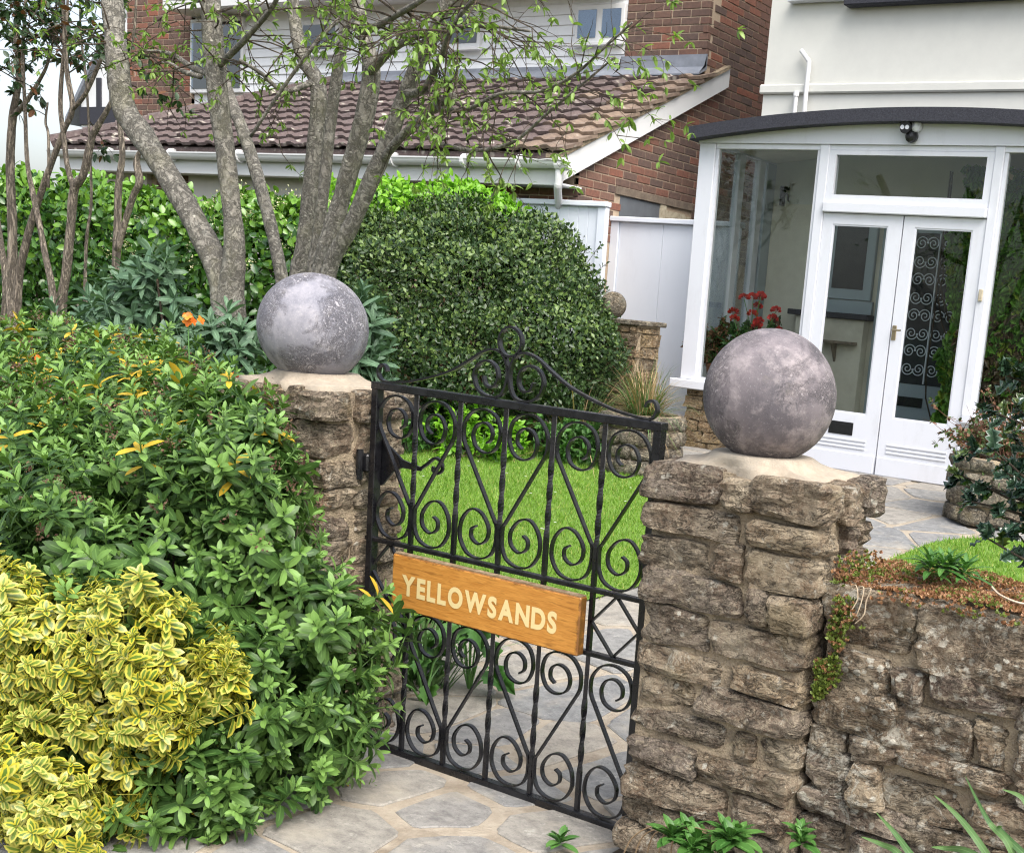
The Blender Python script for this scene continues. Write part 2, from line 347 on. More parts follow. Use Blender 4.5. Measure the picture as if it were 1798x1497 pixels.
def ballm(name, c_lo, c_mid, c_hi, sc, seed):
    t = NT(name); P = t.coord('Object'); mp = P.node; mp.inputs['Location'].default_value = (seed, seed * 2, seed * 3)
    a = t.noise(sc, 9, 0.74, P, 0.2); b = t.noise(sc * 0.42, 6, 0.6, P, 0.3); c = t.noise(190, 5, 0.7, P); k = t.noise(55, 9, 0.8, P, 1.2); pz = t.noise(5.5, 6, 0.65, P, 0.4)
    col = t.mix(t.ramp(b, [(0.40, 0), (0.58, 1)]), c_lo, c_mid)
    col = t.mix(t.math('MULTIPLY', t.ramp(a, [(0.47, 0), (0.62, 1)]), 0.7), col, c_hi)
    cr = t.math('MULTIPLY', t.ramp(k, [(0.44, 0), (0.485, 1), (0.515, 1), (0.56, 0)]), t.ramp(pz, [(0.44, 0), (0.54, 1)]))
    col = t.mix(t.math('MULTIPLY', cr, 0.75), col, (0.06, 0.054, 0.062))
    pale = t.math('MULTIPLY', t.ramp(k, [(0.56, 0), (0.64, 1)]), t.ramp(pz, [(0.46, 0), (0.56, 1)])); col = t.mix(t.math('MULTIPLY', pale, 0.7), col, (0.55, 0.51, 0.51))
    col = t.mix(t.math('MULTIPLY', t.ramp(c, [(0.60, 0), (0.70, 1)]), 0.4), col, (0.6, 0.57, 0.58)); col = t.mix(t.math('MULTIPLY', t.ramp(c, [(0.30, 1), (0.38, 0)]), 0.5), col, (0.07, 0.065, 0.07))
    gr = t.math('MULTIPLY', t.ramp(t.noise(9, 5, 0.7, P), [(0.60, 0), (0.70, 1)]), 0.3); col = t.mix(gr, col, (0.22, 0.20, 0.13))
    t.bs(Base_Color=col, Roughness=0.75); t.bump(t.math('ADD', t.math('MULTIPLY', a, 0.6), t.math('ADD', t.math('MULTIPLY', cr, -0.5), t.math('MULTIPLY', c, 0.25))), 0.6, 0.006); return t.m
M['ball_a'] = ballm('ball_cast_stone_blue', (0.20, 0.20, 0.235), (0.25, 0.245, 0.275), (0.37, 0.355, 0.38), 9.0, 2.7)
M['ball_b'] = ballm('ball_cast_stone_mauve', (0.10, 0.09, 0.10), (0.19, 0.165, 0.175), (0.36, 0.315, 0.315), 12.0, 4.1)
def iron():
    t = NT('black_ironwork'); P = t.pos(); a = t.noise(120, 3, 0.6, P); b = t.noise(22, 4, 0.6, P)
    t.bs(Base_Color=t.mix(t.ramp(b, [(0.5, 0), (0.75, 1)]), (0.008, 0.008, 0.010), (0.022, 0.022, 0.025)), Roughness=t.math('ADD', t.math('MULTIPLY', b, 0.25), 0.16)); t.bump(a, 0.25, 0.003); return t.m
M['iron'] = iron()
def wood():
    t = NT('varnished_oak'); P = t.pos((1.2, 1, 14), (0, 0.03, 0)); a = t.noise(11, 7, 0.65, P, 1.0); w = t.noise(4, 3, 0.5, P, 2.0); d = t.noise(120, 3, 0.5, t.pos((0.12, 1, 1)))
    col = t.mix(t.ramp(a, [(0.30, 0), (0.66, 1)]), (0.42, 0.16, 0.026), (0.66, 0.31, 0.068)); col = t.mix(t.ramp(w, [(0.55, 0), (0.75, 1)]), col, (0.53, 0.22, 0.042))
    col = t.mix(t.math('MULTIPLY', t.ramp(d, [(0.30, 1), (0.42, 0)]), 0.5), col, (0.17, 0.06, 0.012))
    g = t.coord('Generated'); sx = t.n('SeparateXYZ', None, Vector=g); ex = t.math('MULTIPLY', t.math('ABSOLUTE', t.math('SUBTRACT', sx.outputs[0], 0.5)), 2.0); ez = t.math('MULTIPLY', t.math('ABSOLUTE', t.math('SUBTRACT', sx.outputs[2], 0.5)), 2.0)
    ed = t.math('ADD', t.math('MAXIMUM', t.math('POWER', ex, 14.0), t.math('POWER', ez, 6.0)), t.math('MULTIPLY', t.math('SUBTRACT', t.noise(28, 6, 0.7, t.pos()), 0.5), 1.3))
    col = t.mix(t.math('MULTIPLY', t.ramp(ed, [(0.72, 0), (0.95, 1)]), 0.75), col, (0.10, 0.04, 0.012))
    t.bs(Base_Color=col, Roughness=0.42); t.b.inputs['Coat Weight'].default_value = 0.2; t.bump(a, 0.15, 0.002); return t.m
M['wood'] = wood()
M['worn_wood'] = m_rough('weathered_board_edge', (0.36, 0.27, 0.17), (0.14, 0.085, 0.04), 40, 0.5, 0.8, 0.004)
M['letter'] = m_paint('letter_cream', (0.78, 0.62, 0.30), 0.5, 0.15)
M['white'] = m_paint('white_gloss_paint', (0.70, 0.715, 0.765), 0.4, 0.22)
M['white_dirty'] = m_paint('white_weathered_paint', (0.82, 0.83, 0.84), 0.5, 0.25)
M['fence'] = m_paint('pale_blue_white_paint', (0.76, 0.80, 0.87), 0.5, 0.15, (0.4, 0.43, 0.47))
M['upvc'] = m_paint('white_plastic', (0.72, 0.72, 0.715), 0.35, 0.22, (0.4, 0.38, 0.34))
M['render'] = m_rough('cream_render', (0.66, 0.66, 0.61), (0.62, 0.62, 0.575), 5, 0.25, 0.9, 0.004)
M['plaster'] = m_rough('old_plaster', (0.76, 0.72, 0.60), (0.66, 0.62, 0.51), 4.5, 0.3, 0.9, 0.006, (0.52, 0.48, 0.39))
M['felt'] = m_rough('mineral_felt', (0.022, 0.023, 0.032), (0.045, 0.046, 0.06), 90, 0.8, 0.85, 0.004)
M['black'] = m_rough('black_plastic', (0.008, 0.008, 0.009), (0.014, 0.014, 0.015), 60, 0.05, 0.35)
M['brass'] = NT('old_brass').m; M['brass'].node_tree.nodes['Principled BSDF'].inputs['Base Color'].default_value = (0.42, 0.34, 0.22, 1); M['brass'].node_tree.nodes['Principled BSDF'].inputs['Metallic'].default_value = 0.9; M['brass'].node_tree.nodes['Principled BSDF'].inputs['Roughness'].default_value = 0.35
M['glass'] = m_glass('window_glass', (0.95, 0.975, 0.965), 0.6); M['glass_dark'] = m_glass('upper_window_glass', (0.6, 0.7, 0.8), 3.0)
M['lead'] = m_rough('lead_flashing', (0.25, 0.27, 0.31), (0.18, 0.195, 0.225), 8, 0.3, 0.6)
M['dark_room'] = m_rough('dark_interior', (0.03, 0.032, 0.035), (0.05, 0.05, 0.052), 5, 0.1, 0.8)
M['curtain'] = m_rough('blue_grey_blind', (0.30, 0.38, 0.50), (0.25, 0.33, 0.46), 5, 0.1, 0.8)
M['bluegrey'] = m_paint('blue_grey_panel', (0.34, 0.40, 0.43), 0.5, 0.2)
M['timber'] = m_rough('old_timber', (0.23, 0.18, 0.135), (0.13, 0.10, 0.075), 14, 0.5, 0.85)
M['cream_timber'] = m_rough('peeling_cream_timber', (0.60, 0.54, 0.40), (0.36, 0.30, 0.21), 16, 0.5, 0.8)
M['greyboard'] = m_rough('grey_board', (0.14, 0.155, 0.17), (0.11, 0.12, 0.135), 9, 0.2, 0.7)
M['garage'] = m_paint('garage_cream_paint', (0.60, 0.565, 0.51), 0.5, 0.2)
M['brick_mortar'] = m_rough('brick_mortar', (0.50, 0.39, 0.285), (0.40, 0.31, 0.22), 40, 0.5, 0.95)
def brick():
    t = NT('brick'); P = t.pos(); r = t.rnd()
    base = t.ramp(r, [(0.0, (0.165, 0.078, 0.056)), (0.25, (0.125, 0.075, 0.058)), (0.5, (0.088, 0.062, 0.054)), (0.72, (0.145, 0.086, 0.066)), (0.92, (0.22, 0.085, 0.054)), (1.0, (0.105, 0.070, 0.059))])
    a = t.noise(30, 5, 0.65, P); col = t.mix(t.ramp(a, [(0.35, 0), (0.7, 1)]), base, t.mix(1.0, base, (1.5, 1.4, 1.3), 'MULTIPLY'))
    t.bs(Base_Color=col, Roughness=0.9); t.bump(a, 0.5, 0.006); return t.m
M['brick'] = brick()
def tile(name, cols, lich):
    t = NT(name); P = t.pos(); r = t.rnd(); base = t.ramp(r, [(i / (len(cols) - 1), c) for i, c in enumerate(cols)])
    a = t.noise(18, 6, 0.7, P); b = t.noise(90, 4, 0.6, P); col = t.mix(t.ramp(a, [(0.35, 0), (0.7, 1)]), base, t.mix(1.0, base, (0.55, 0.52, 0.52), 'MULTIPLY'))
    lm = t.math('MULTIPLY', t.ramp(t.noise(5, 3, 0.5, P), [(0.50, 0), (0.60, 1)]), t.ramp(t.voro(9, P), [(0.22, 1), (0.36, 0)]))
    col = t.mix(t.math('MULTIPLY', lm, lich), col, (0.42, 0.38, 0.32)); t.bs(Base_Color=col, Roughness=0.9); t.bump(t.math('ADD', a, b), 0.6, 0.006); return t.m
M['tile'] = tile('brown_roof_tile', [(0.12, 0.088, 0.083), (0.145, 0.108, 0.10), (0.105, 0.078, 0.075), (0.16, 0.125, 0.115)], 1.0)
M['tile_pale'] = tile('sunbleached_roof_tile', [(0.27, 0.20, 0.145), (0.21, 0.155, 0.118), (0.30, 0.225, 0.165)], 0.6)
M['bark'] = m_bark('tree_bark', (0.19, 0.175, 0.145), (0.37, 0.345, 0.295), (0.54, 0.51, 0.43), (1, 1, 0.8), 0.75)
M['bark2'] = m_bark('shrub_bark', (0.20, 0.165, 0.13), (0.48, 0.405, 0.315), None, (1.6, 1.6, 0.22), 1.0)
M['twig'] = m_bark('twig_bark', (0.05, 0.036, 0.024), (0.12, 0.088, 0.055), None)
M['dry'] = m_rough('dry_stems', (0.36, 0.25, 0.14), (0.22, 0.15, 0.085), 40, 0.2)
M['hebe'] = m_leaf('hebe_leaf', (0.034, 0.086, 0.019), (0.098, 0.185, 0.042), 0.42, 0.2, 0.3, spec=0.35, odd=(0.60, 0.40, 0.035), young=(0.18, 0.32, 0.075))
M['vari'] = m_leaf('variegated_leaf', (0.10, 0.17, 0.022), (0.19, 0.27, 0.035), 0.36, 0.18, 0.0, edge=((0.54, 0.475, 0.035), (0.50, 0.48, 0.11)))
M['bush'] = m_leaf('clipped_bush_leaf', (0.020, 0.048, 0.016), (0.062, 0.110, 0.034), 0.36, 0.12, 0.0, young=(0.125, 0.195, 0.05), spec=0.4)
M['lime'] = m_leaf('lime_leaf', (0.13, 0.33, 0.02), (0.26, 0.52, 0.04), 0.4, 0.35, 0.0)
M['laurel'] = m_leaf('laurel_leaf', (0.018, 0.065, 0.014), (0.07, 0.17, 0.02), 0.25, 0.15, 0.2, young=(0.13, 0.27, 0.03))
M['greyleaf'] = m_leaf('grey_green_leaf', (0.075, 0.15, 0.085), (0.15, 0.25, 0.145), 0.5, 0.15, 0.4)
M['tree_leaf'] = m_leaf('young_tree_leaf', (0.13, 0.23, 0.04), (0.27, 0.40, 0.085), 0.42, 0.35, 0.2)
M['backlit_leaf'] = m_leaf('backlit_tree_leaf', (0.025, 0.055, 0.022), (0.05, 0.10, 0.035), 0.4, 0.2, 0.0, odd=(0.16, 0.07, 0.03))  # darkness of backlit leaves against the sky is put into the colour
M['ivy'] = m_leaf('climber_leaf', (0.08, 0.21, 0.03), (0.17, 0.36, 0.05), 0.4, 0.25, 0.15, young=(0.24, 0.33, 0.04), odd=(0.12, 0.08, 0.045))
M['holly'] = m_leaf('holly_leaf', (0.022, 0.055, 0.036), (0.055, 0.105, 0.06), 0.18, 0.05, 0.35, odd=(0.10, 0.15, 0.03), spec=0.8)
M['weed'] = m_leaf('weed_leaf', (0.045, 0.135, 0.025), (0.10, 0.23, 0.05), 0.42, 0.2, 0.3)
M['blade'] = m_leaf('blade_leaf', (0.065, 0.15, 0.045), (0.13, 0.24, 0.075), 0.4, 0.25, 0.25)
M['grass'] = m_leaf('lawn_grass', (0.13, 0.27, 0.022), (0.23, 0.40, 0.045), 0.5, 0.3, 0.0, young=(0.42, 0.45, 0.12))
M['straw'] = m_leaf('dry_grass', (0.33, 0.22, 0.11), (0.47, 0.34, 0.19), 0.6, 0.2, 0.0, young=(0.10, 0.16, 0.045))
M['sedum'] = m_leaf('sedum_leaf', (0.22, 0.095, 0.05), (0.38, 0.21, 0.095), 0.5, 0.15, 0.0, young=(0.15, 0.20, 0.035))
M['redflower'] = m_leaf('geranium_petal', (0.55, 0.025, 0.02), (0.68, 0.07, 0.06), 0.5, 0.25, 0.0)
M['orange'] = m_leaf('wallflower_orange', (0.75, 0.13, 0.008), (0.80, 0.26, 0.012), 0.5, 0.2, 0.0)
M['darkred'] = m_leaf('wallflower_red', (0.28, 0.018, 0.012), (0.45, 0.035, 0.012), 0.5, 0.2, 0.0)
M['lawn'] = m_rough('lawn_ground', (0.10, 0.19, 0.02), (0.14, 0.23, 0.03), 25, 0.5, 0.95)

# ------------------------------------------------------------------ ground, lawn, path
def sheet(name, rows, dz, mat, nx=10, kind='structure', label=None):
    V = []; n = nx + 1
    for (Y, a, b) in rows:
        for i in range(n): V.append((a + (b - a) * i / nx, Y, ground_z(Y) + dz))
    Q = [(j * n + i, j * n + i + 1, (j + 1) * n + i + 1, (j + 1) * n + i) for j in range(len(rows) - 1) for i in range(nx)]
    return tag(obj(name, npmesh(name, V, np.array(Q), smooth=False), mat), label, kind=kind)
def interp_rows(rows, step=0.12):
    out = []; Y = rows[0][0]
    while Y < rows[-1][0] + 1e-6:
        for (r0, r1) in zip(rows, rows[1:]):
            if r0[0] <= Y <= r1[0] + 1e-9:
                t = (Y - r0[0]) / (r1[0] - r0[0]); out.append((Y, r0[1] + (r1[1] - r0[1]) * t, r0[2] + (r1[2] - r0[2]) * t)); break
        Y += step
    out.append(rows[-1]); return out
def rows_x(rows, Y):
    for (r0, r1) in zip(rows, rows[1:]):
        if r0[0] <= Y <= r1[0]:
            t = (Y - r0[0]) / (r1[0] - r0[0]); return r0[1] + (r1[1] - r0[1]) * t, r0[2] + (r1[2] - r0[2]) * t
    return None
sheet('ground', [(-300, -400, 400), (-5, -400, 400), (3.3, -400, 400), (8.6, -400, 400), (20, -400, 400), (600, -600, 400)], 0.0, M['earth'], 4, label='bare earth of the garden and the land around it')
PATH = [(0.4, -3.6, 1.8), (2.3, -3.2, 1.6), (2.75, -3.15, 1.3), (2.78, -3.1, -1.8), (3.25, -3.25, -1.8), (4.0, -3.75, -1.9), (4.5, -3.6, -2.5), (5.5, -3.5, -2.65), (6.2, -3.65, -2.7), (6.7, -4.0, -2.7), (7.2, -4.6, -2.6), (7.5, -5.2, -2.3), (7.75, -6.3, -0.6), (9.2, -6.6, 0.4)]
LAWN1 = [(4.05, -5.2, -4.3), (4.15, -5.8, -3.75), (4.35, -6.6, -3.58), (5.3, -7.2, -3.44), (6.1, -7.5, -3.55), (6.6, -7.8, -3.90), (7.2, -8.0, -4.55), (7.5, -8.0, -5.1), (7.9, -8.0, -6.2), (8.2, -7.8, -6.8)]
LAWN2 = [(3.35, -1.85, 3.0), (4.5, -2.45, 3.0), (6.5, -2.68, 3.0), (7.1, -2.64, 3.0), (7.35, -2.52, 3.0), (7.5, -2.3, 3.0), (7.58, -1.9, 3.0)]
path = sheet('path', interp_rows(PATH), 0.012, M['path_mortar'], 14, label='sand coloured mortar bed of the crazy paving path')
sheet('lawn', interp_rows(LAWN1), 0.03, M['lawn'], 12, label='mown lawn behind the gate')
sheet('lawn', interp_rows(LAWN2), 0.03, M['lawn'], 12, label='mown lawn behind the low stone wall')
sheet('flower_bed', interp_rows([(2.4, -9, -3.3), (3.3, -9, -3.3), (4.0, -9, -3.72), (4.3, -9, -4.2)]), 0.006, M['soil'], 10, label='dark soil of the bed beside the gate')
sheet('flower_bed', interp_rows([(7.0, -9.5, -7.6), (7.4, -9.5, -6.9), (8.1, -9.5, -6.2), (8.9, -9.5, -5.9)]), 0.02, M['soil'], 10, label='dark soil under the clipped bush')

def grass_on(name, rows, dens, label):
    pts = []; A = (rows[-1][0] - rows[0][0]) * 6.0; n = int(A * dens)
    Ys = RNG.uniform(rows[0][0], rows[-1][0], n); Xs = RNG.uniform(-8.2, 2.5, n)
    lo = np.interp(Ys, [r[0] for r in rows], [r[1] for r in rows]); hi = np.interp(Ys, [r[0] for r in rows], [r[2] for r in rows])
    jit = RNG.normal(0, 0.02, n); k = (Xs > lo) & (Xs < hi + jit); Xs = Xs[k]; Ys = Ys[k]; n = len(Xs)
    z = 0.47 * np.clip((Ys - 3.3) / 5.3, 0, 1) + 0.028
    h = RNG.uniform(0.016, 0.036, n); a = RNG.uniform(0, 2 * np.pi, n); w = RNG.uniform(0.0022, 0.004, n); lean = RNG.uniform(0.1, 0.9, n) * h; b = RNG.uniform(0, 2 * np.pi, n)
    V = np.empty((n, 3, 3)); V[:, 0] = np.stack([Xs - np.cos(a) * w, Ys - np.sin(a) * w, z], 1); V[:, 1] = np.stack([Xs + np.cos(a) * w, Ys + np.sin(a) * w, z], 1)
    V[:, 2] = np.stack([Xs + np.cos(b) * lean, Ys + np.sin(b) * lean, z + h], 1)
    at_ = np.zeros((n, 3, 3)); patch = np.array([noise.noise((float(x) * 1.6, float(y) * 1.6, 3.0)) for x, y in zip(Xs, Ys)])
    at_[:, :, 0] = np.clip(0.5 + patch * 0.7 + RNG.normal(0, 0.18, n), 0, 0.999)[:, None]; at_[:, :, 1] = 0.5; at_[:, :, 2] = ((RNG.random(n) < 0.07) * 0.55)[:, None]
    F = np.arange(n * 3).reshape(n, 3)
    return tag(obj(name, npmesh(name, V, F, at_.reshape(-1, 3)), M['grass']), label, 'grass', kind='stuff')
grass_on('lawn_grass', LAWN1, 9000, 'short green grass blades of the lawn seen through the gate')
grass_on('lawn_grass', LAWN2, 9000, 'short green grass blades behind the sedum topped wall')

# crazy paving: each flagstone an object
def clip(poly, p, nrm):
    out = []
    for i in range(len(poly)):
        a, b = poly[i], poly[(i + 1) % len(poly)]; da = (a[0] - p[0]) * nrm[0] + (a[1] - p[1]) * nrm[1]; db = (b[0] - p[0]) * nrm[0] + (b[1] - p[1]) * nrm[1]
        if da <= 0: out.append(a)
        if (da < 0) != (db < 0) and abs(da - db) > 1e-12:
            t = da / (da - db); out.append((a[0] + (b[0] - a[0]) * t, a[1] + (b[1] - a[1]) * t))
    return out
def paving():
    rnd = random.Random(5); pts = []
    def inside(x, y):
        r = rows_x(PATH, y)
        return r is not None and r[0] + 0.06 < x < r[1] - 0.06
    tries = 0
    while tries < 9000:
        tries += 1
        y = rnd.uniform(1.6, 9.0); x = rnd.uniform(-6.2, 0.2)
        if not inside(x, y): continue
        dmin = 0.25 if y < 3.4 else 0.34
        if all((x - a) ** 2 + (y - b) ** 2 > dmin ** 2 for a, b in pts): pts.append((x, y))
    for i, (x, y) in enumerate(pts):
        poly = [(x - 0.42, y - 0.36), (x + 0.42, y - 0.36), (x + 0.42, y + 0.36), (x - 0.42, y + 0.36)]
        for j, (a, b) in enumerate(pts):
            if i != j and (a - x) ** 2 + (b - y) ** 2 < 1.6:
                dx, dy = a - x, b - y; L = math.hypot(dx, dy); gap = 0.011 + 0.016 * rnd.random()
                k = 0.5 + 0.06 * noise.noise((x + a, y + b, 0.3))
                poly = clip(poly, (x + dx * k - dx / L * gap, y + dy * k - dy / L * gap), (dx / L, dy / L))
                if len(poly) < 3: break
        r0 = rows_x(PATH, y)
        poly = clip(poly, (r0[1] - 0.02, y), (1, 0)); poly = clip(poly, (r0[0] + 0.02, y), (-1, 0))
        if len(poly) < 3: continue
        for it in range(1):
            q = []
            for k in range(len(poly)):
                a, b = poly[k], poly[(k + 1) % len(poly)]; c = 0.10
                q += [(a[0] + (b[0] - a[0]) * c, a[1] + (b[1] - a[1]) * c), (a[0] + (b[0] - a[0]) * (1 - c), a[1] + (b[1] - a[1]) * (1 - c))]
            poly = q
        poly = [q for k in range(len(poly)) for q in (poly[k], ((poly[k][0] + poly[(k + 1) % len(poly)][0]) / 2, (poly[k][1] + poly[(k + 1) % len(poly)][1]) / 2))]
        poly = [(px + 0.016 * noise.noise((px * 12, py * 12, 1.0)) + 0.007 * noise.noise((px * 40, py * 40, 2.0)), py + 0.016 * noise.noise((px * 12, py * 12, 5.0)) + 0.007 * noise.noise((px * 40, py * 40, 7.0))) for px, py in poly]
        n = len(poly); lift = rnd.uniform(0.004, 0.009); V = []
        cx = sum(p[0] for p in poly) / n; cy = sum(p[1] for p in poly) / n
        for s, dz in ((1.0, -0.02), (1.0, lift * 0.4 + 0.012), (0.965, lift + 0.012)):
            for px, py in poly: X_, Y_ = cx + (px - cx) * s, cy + (py - cy) * s; V.append((X_, Y_, ground_z(Y_) + dz))
        V.append((cx, cy, ground_z(cy) + lift + 0.012)); Q = []; T = []
        for r in (0, 1):
            for k in range(n): Q.append((r * n + k, r * n + (k + 1) % n, (r + 1) * n + (k + 1) % n, (r + 1) * n + k))
        T = [(2 * n + k, 2 * n + (k + 1) % n, 3 * n) for k in range(n)]
        obj('flagstone', npmesh('flagstone', V, [np.array(Q), np.array(T)], smooth=False), M['flag'], path)
paving()

# ------------------------------------------------------------------ masonry
_cg = {}
def cubegrid(nx, ny, nz):
    if (nx, ny, nz) in _cg: return _cg[nx, ny, nz]
    V = {}; Q = []
    def vid(i, j, k):
        key = (i, j, k)
        if key not in V: V[key] = len(V)
        return V[key]
    for i in range(nx):
        for j in range(ny):
            Q.append([vid(i, j, 0), vid(i, j + 1, 0), vid(i + 1, j + 1, 0), vid(i + 1, j, 0)]); Q.append([vid(i, j, nz), vid(i + 1, j, nz), vid(i + 1, j + 1, nz), vid(i, j + 1, nz)])
    for i in range(nx):
        for k in range(nz):
            Q.append([vid(i, 0, k), vid(i + 1, 0, k), vid(i + 1, 0, k + 1), vid(i, 0, k + 1)]); Q.append([vid(i, ny, k), vid(i, ny, k + 1), vid(i + 1, ny, k + 1), vid(i + 1, ny, k)])
    for j in range(ny):
        for k in range(nz):
            Q.append([vid(0, j, k), vid(0, j, k + 1), vid(0, j + 1, k + 1), vid(0, j + 1, k)]); Q.append([vid(nx, j, k), vid(nx, j + 1, k), vid(nx, j + 1, k + 1), vid(nx, j, k + 1)])
    P = np.array([(2 * i / nx - 1, 2 * j / ny - 1, 2 * k / nz - 1) for (i, j, k) in V], dtype=float)
    _cg[nx, ny, nz] = (P, np.array(Q)); return _cg[nx, ny, nz]
def rock(w, d, h, seed, cell=0.017, amp=0.013, n=18.0, strata=0.006, skew=0.014):
    nx, ny, nz = (max(2, min(22, int(round(s / cell)))) for s in (w, d, h)); P, Q = cubegrid(nx, ny, nz)
    r = (np.abs(P) ** n).sum(1) ** (1 / n); p = P / r[:, None]; rr = random.Random(seed)
    V = p * np.array([w / 2, d / 2, h / 2]); q = (p + 1) / 2
    for i in (0, 1):
        for j in (0, 1):
            for k in (0, 1):
                wt = (q[:, 0] if i else 1 - q[:, 0]) * (q[:, 1] if j else 1 - q[:, 1]) * (q[:, 2] if k else 1 - q[:, 2])
                V += wt[:, None] * np.array([rr.uniform(-0.9, 1.0) * skew * (1 if i else -1), rr.uniform(-0.9, 0.7) * skew * (1 if j else -1), rr.uniform(-0.55, 0.75) * skew * (1 if k else -1)])
    o = seed * 7.31; tl = rr.uniform(-0.25, 0.25)
    for i in range(len(V)):
        x, y, z = V[i]; zt = z + x * tl * 0.4
        a = noise.noise((x * 9 + o, y * 9, z * 14)); b = noise.noise((x * 9 - o, y * 9 + 4, z * 14 + 9)); c = noise.noise((x * 12, y * 12 + o, z * 12 - 3))
        e = noise.noise((x * 8 + o, y * 8, zt * 55 + 3 * a)); e = math.copysign(abs(e) ** 0.5, e) * 0.75; g = noise.noise((x * 38 + o, y * 38, z * 52)); px, py, pz = P[i]
        k = e * strata + g * strata * 0.7
        V[i] += np.array([px * (a * amp + k), py * (b * amp + k), c * amp * 0.55])
    return V, Q
_seed = [100]
def stone(parent, cx, cy, cz, w, d, h, mat, name='stone', **kw):
    _seed[0] += 1; V, Q = rock(w, d, h, _seed[0], **kw)
    return obj(name, npmesh(name, V + np.array([cx, cy, cz]), Q, smooth=False), mat, parent)

def split(rnd, a, b, lo, hi):
    out = [a]
    while b - out[-1] > hi:
        nxt = out[-1] + rnd.uniform(lo, hi)
        if b - nxt < lo * 0.8: nxt = out[-1] + (b - out[-1]) / 2
        out.append(nxt)
        if b - out[-1] <= hi: break
    out.append(b); return out

def pillar(label, X0, X1, Y0, Y1, zt, seed, bx):
    rnd = random.Random(seed); cx, cy = (X0 + X1) / 2, (Y0 + Y1) / 2
    t = thing('stone_pillar', label, 'pillar', (cx, cy, 0), 'stone gate pillars')
    obj('mortar_core', MB().box(X0 + 0.02, X1 - 0.02, Y0 + 0.02, Y1 - 0.02, -0.05, zt - 0.01), M['mortar'], t)
    z = -0.03; i = rnd.randint(0, 1); g = 0.013
    hs = []
    while z < zt - 0.20:
        h = rnd.uniform(0.07, 0.112)
        if zt - 0.11 - (z + h) < 0.07: h = zt - 0.11 - z
        hs.append((z, h)); z += h
    if zt - 0.11 - z > 0.03: hs.append((z, zt - 0.11 - z))
    hs.append((zt - 0.11, 0.11))
    dp = (Y1 - Y0) * 0.38
    for (z, h) in hs:
        cap = z > zt - 0.12; ov = 0.018 if cap else rnd.uniform(-0.006, 0.008)
        x0, x1, y0, y1 = X0 - ov, X1 + ov, Y0 - ov, Y1 + ov
        kw = dict(amp=0.013, strata=0.0085, n=rnd.choice([7, 9, 12]), skew=0.016)
        k = (rnd.uniform(0.36, 0.46) if i % 2 else rnd.uniform(0.53, 0.66))
        for (ya, yb, s0) in ((y0, y0 + dp, 0), (y1 - dp, y1, 1)):
            kk = k if s0 == 0 else 1 - k
            cuts = [x0, x0 + (x1 - x0) * kk, x1]
            if cap or rnd.random() < 0.22: cuts = [x0, x0 + (x1 - x0) * kk, x0 + (x1 - x0) * (kk + rnd.uniform(0.13, 0.18)), x1]
            for a, b in zip(cuts, cuts[1:]):
                hh = h * rnd.uniform(0.93, 1.04); stone(t, (a + b) / 2, (ya + yb) / 2 + rnd.uniform(-0.016, 0.006) * (1 if s0 == 0 else -1), z + h / 2 + rnd.uniform(-0.004, 0.004), b - a - g, yb - ya, hh - g * 0.7, M['stone'], **kw)
        for (xa, xb) in ((x0, x0 + dp), (x1 - dp, x1)):
            if y1 - y0 - 2 * dp > 0.03: stone(t, (xa + xb) / 2, (y0 + y1) / 2, z + h / 2, xb - xa, y1 - y0 - 2 * dp - g, h - g, M['stone'], **kw)
        i += 1
    # mortar bedding that flares from the ball to the edges of the cap
    V = []; N = 40; rings = ((1.0, 0.0, -0.03), (0.97, 0.0, 0.003), (0.8, 0.25, 0.005), (0.5, 0.6, 0.011), (0.2, 0.85, 0.022), (0.0, 1.0, 0.036))
    for (sq, ci, dz) in rings:
        for k in range(N):
            a = 2 * math.pi * k / N; c, s = math.cos(a), math.sin(a); m = 1 / max(abs(c), abs(s))
            hx, hy = (X1 - X0) / 2 - 0.055, (Y1 - Y0) / 2 - 0.02
            qx, qy = c * m * hx, s * m * hy; rx, ry = c * 0.135, s * 0.135; w = sq / (sq + ci)
            w2 = noise.noise((qx * 11 + bx, qy * 11, 0.5)) * 0.035 * min(1, sq * 1.5)
            V.append((bx + (qx + (cx - bx)) * w + rx * (1 - w) + w2 * c, cy + qy * w + ry * (1 - w) + w2 * s, zt + dz + w2 * 0.3))
    V.append((bx, cy, zt + 0.038)); Q = [(r * N + k, r * N + (k + 1) % N, (r + 1) * N + (k + 1) % N, (r + 1) * N + k) for r in range(len(rings) - 1) for k in range(N)]
    T = [((len(rings) - 1) * N + k, (len(rings) - 1) * N + (k + 1) % N, len(V) - 1) for k in range(N)]
    obj('mortar_bed', npmesh('mortar_bed', V, [np.array(Q), np.array(T)]), M['cap_mortar'], t)
    return t
def ball(label, c, r, zcut, mat, group='stone balls on the gate pillars', name='stone_ball'):
    V = []; n, m = 64, 40; Q = []
    th0 = math.acos(max(-1, min(1, (zcut - c[2]) / r)))
    for j in range(m + 1):
        th = th0 * j / m
        for i in range(n):
            a = 2 * math.pi * i / n; V.append((r * math.sin(th) * math.cos(a), r * math.sin(th) * math.sin(a), r * math.cos(th)))
    Q = [(j * n + i, (j + 1) * n + i, (j + 1) * n + (i + 1) % n, j * n + (i + 1) % n) for j in range(m) for i in range(n)]
    V.append((0, 0, zcut - c[2])); T = [(m * n + (i + 1) % n, m * n + i, len(V) - 1) for i in range(n)]
    V = np.array(V)
    for i in range(len(V)): V[i] *= 1 + 0.006 * noise.noise(tuple(V[i] * 9 + c[0])) 
    o = obj(name, npmesh('ball', V, [np.array(Q), np.array(T)]), mat); o.location = c
    return tag(o, label, 'ball', group)
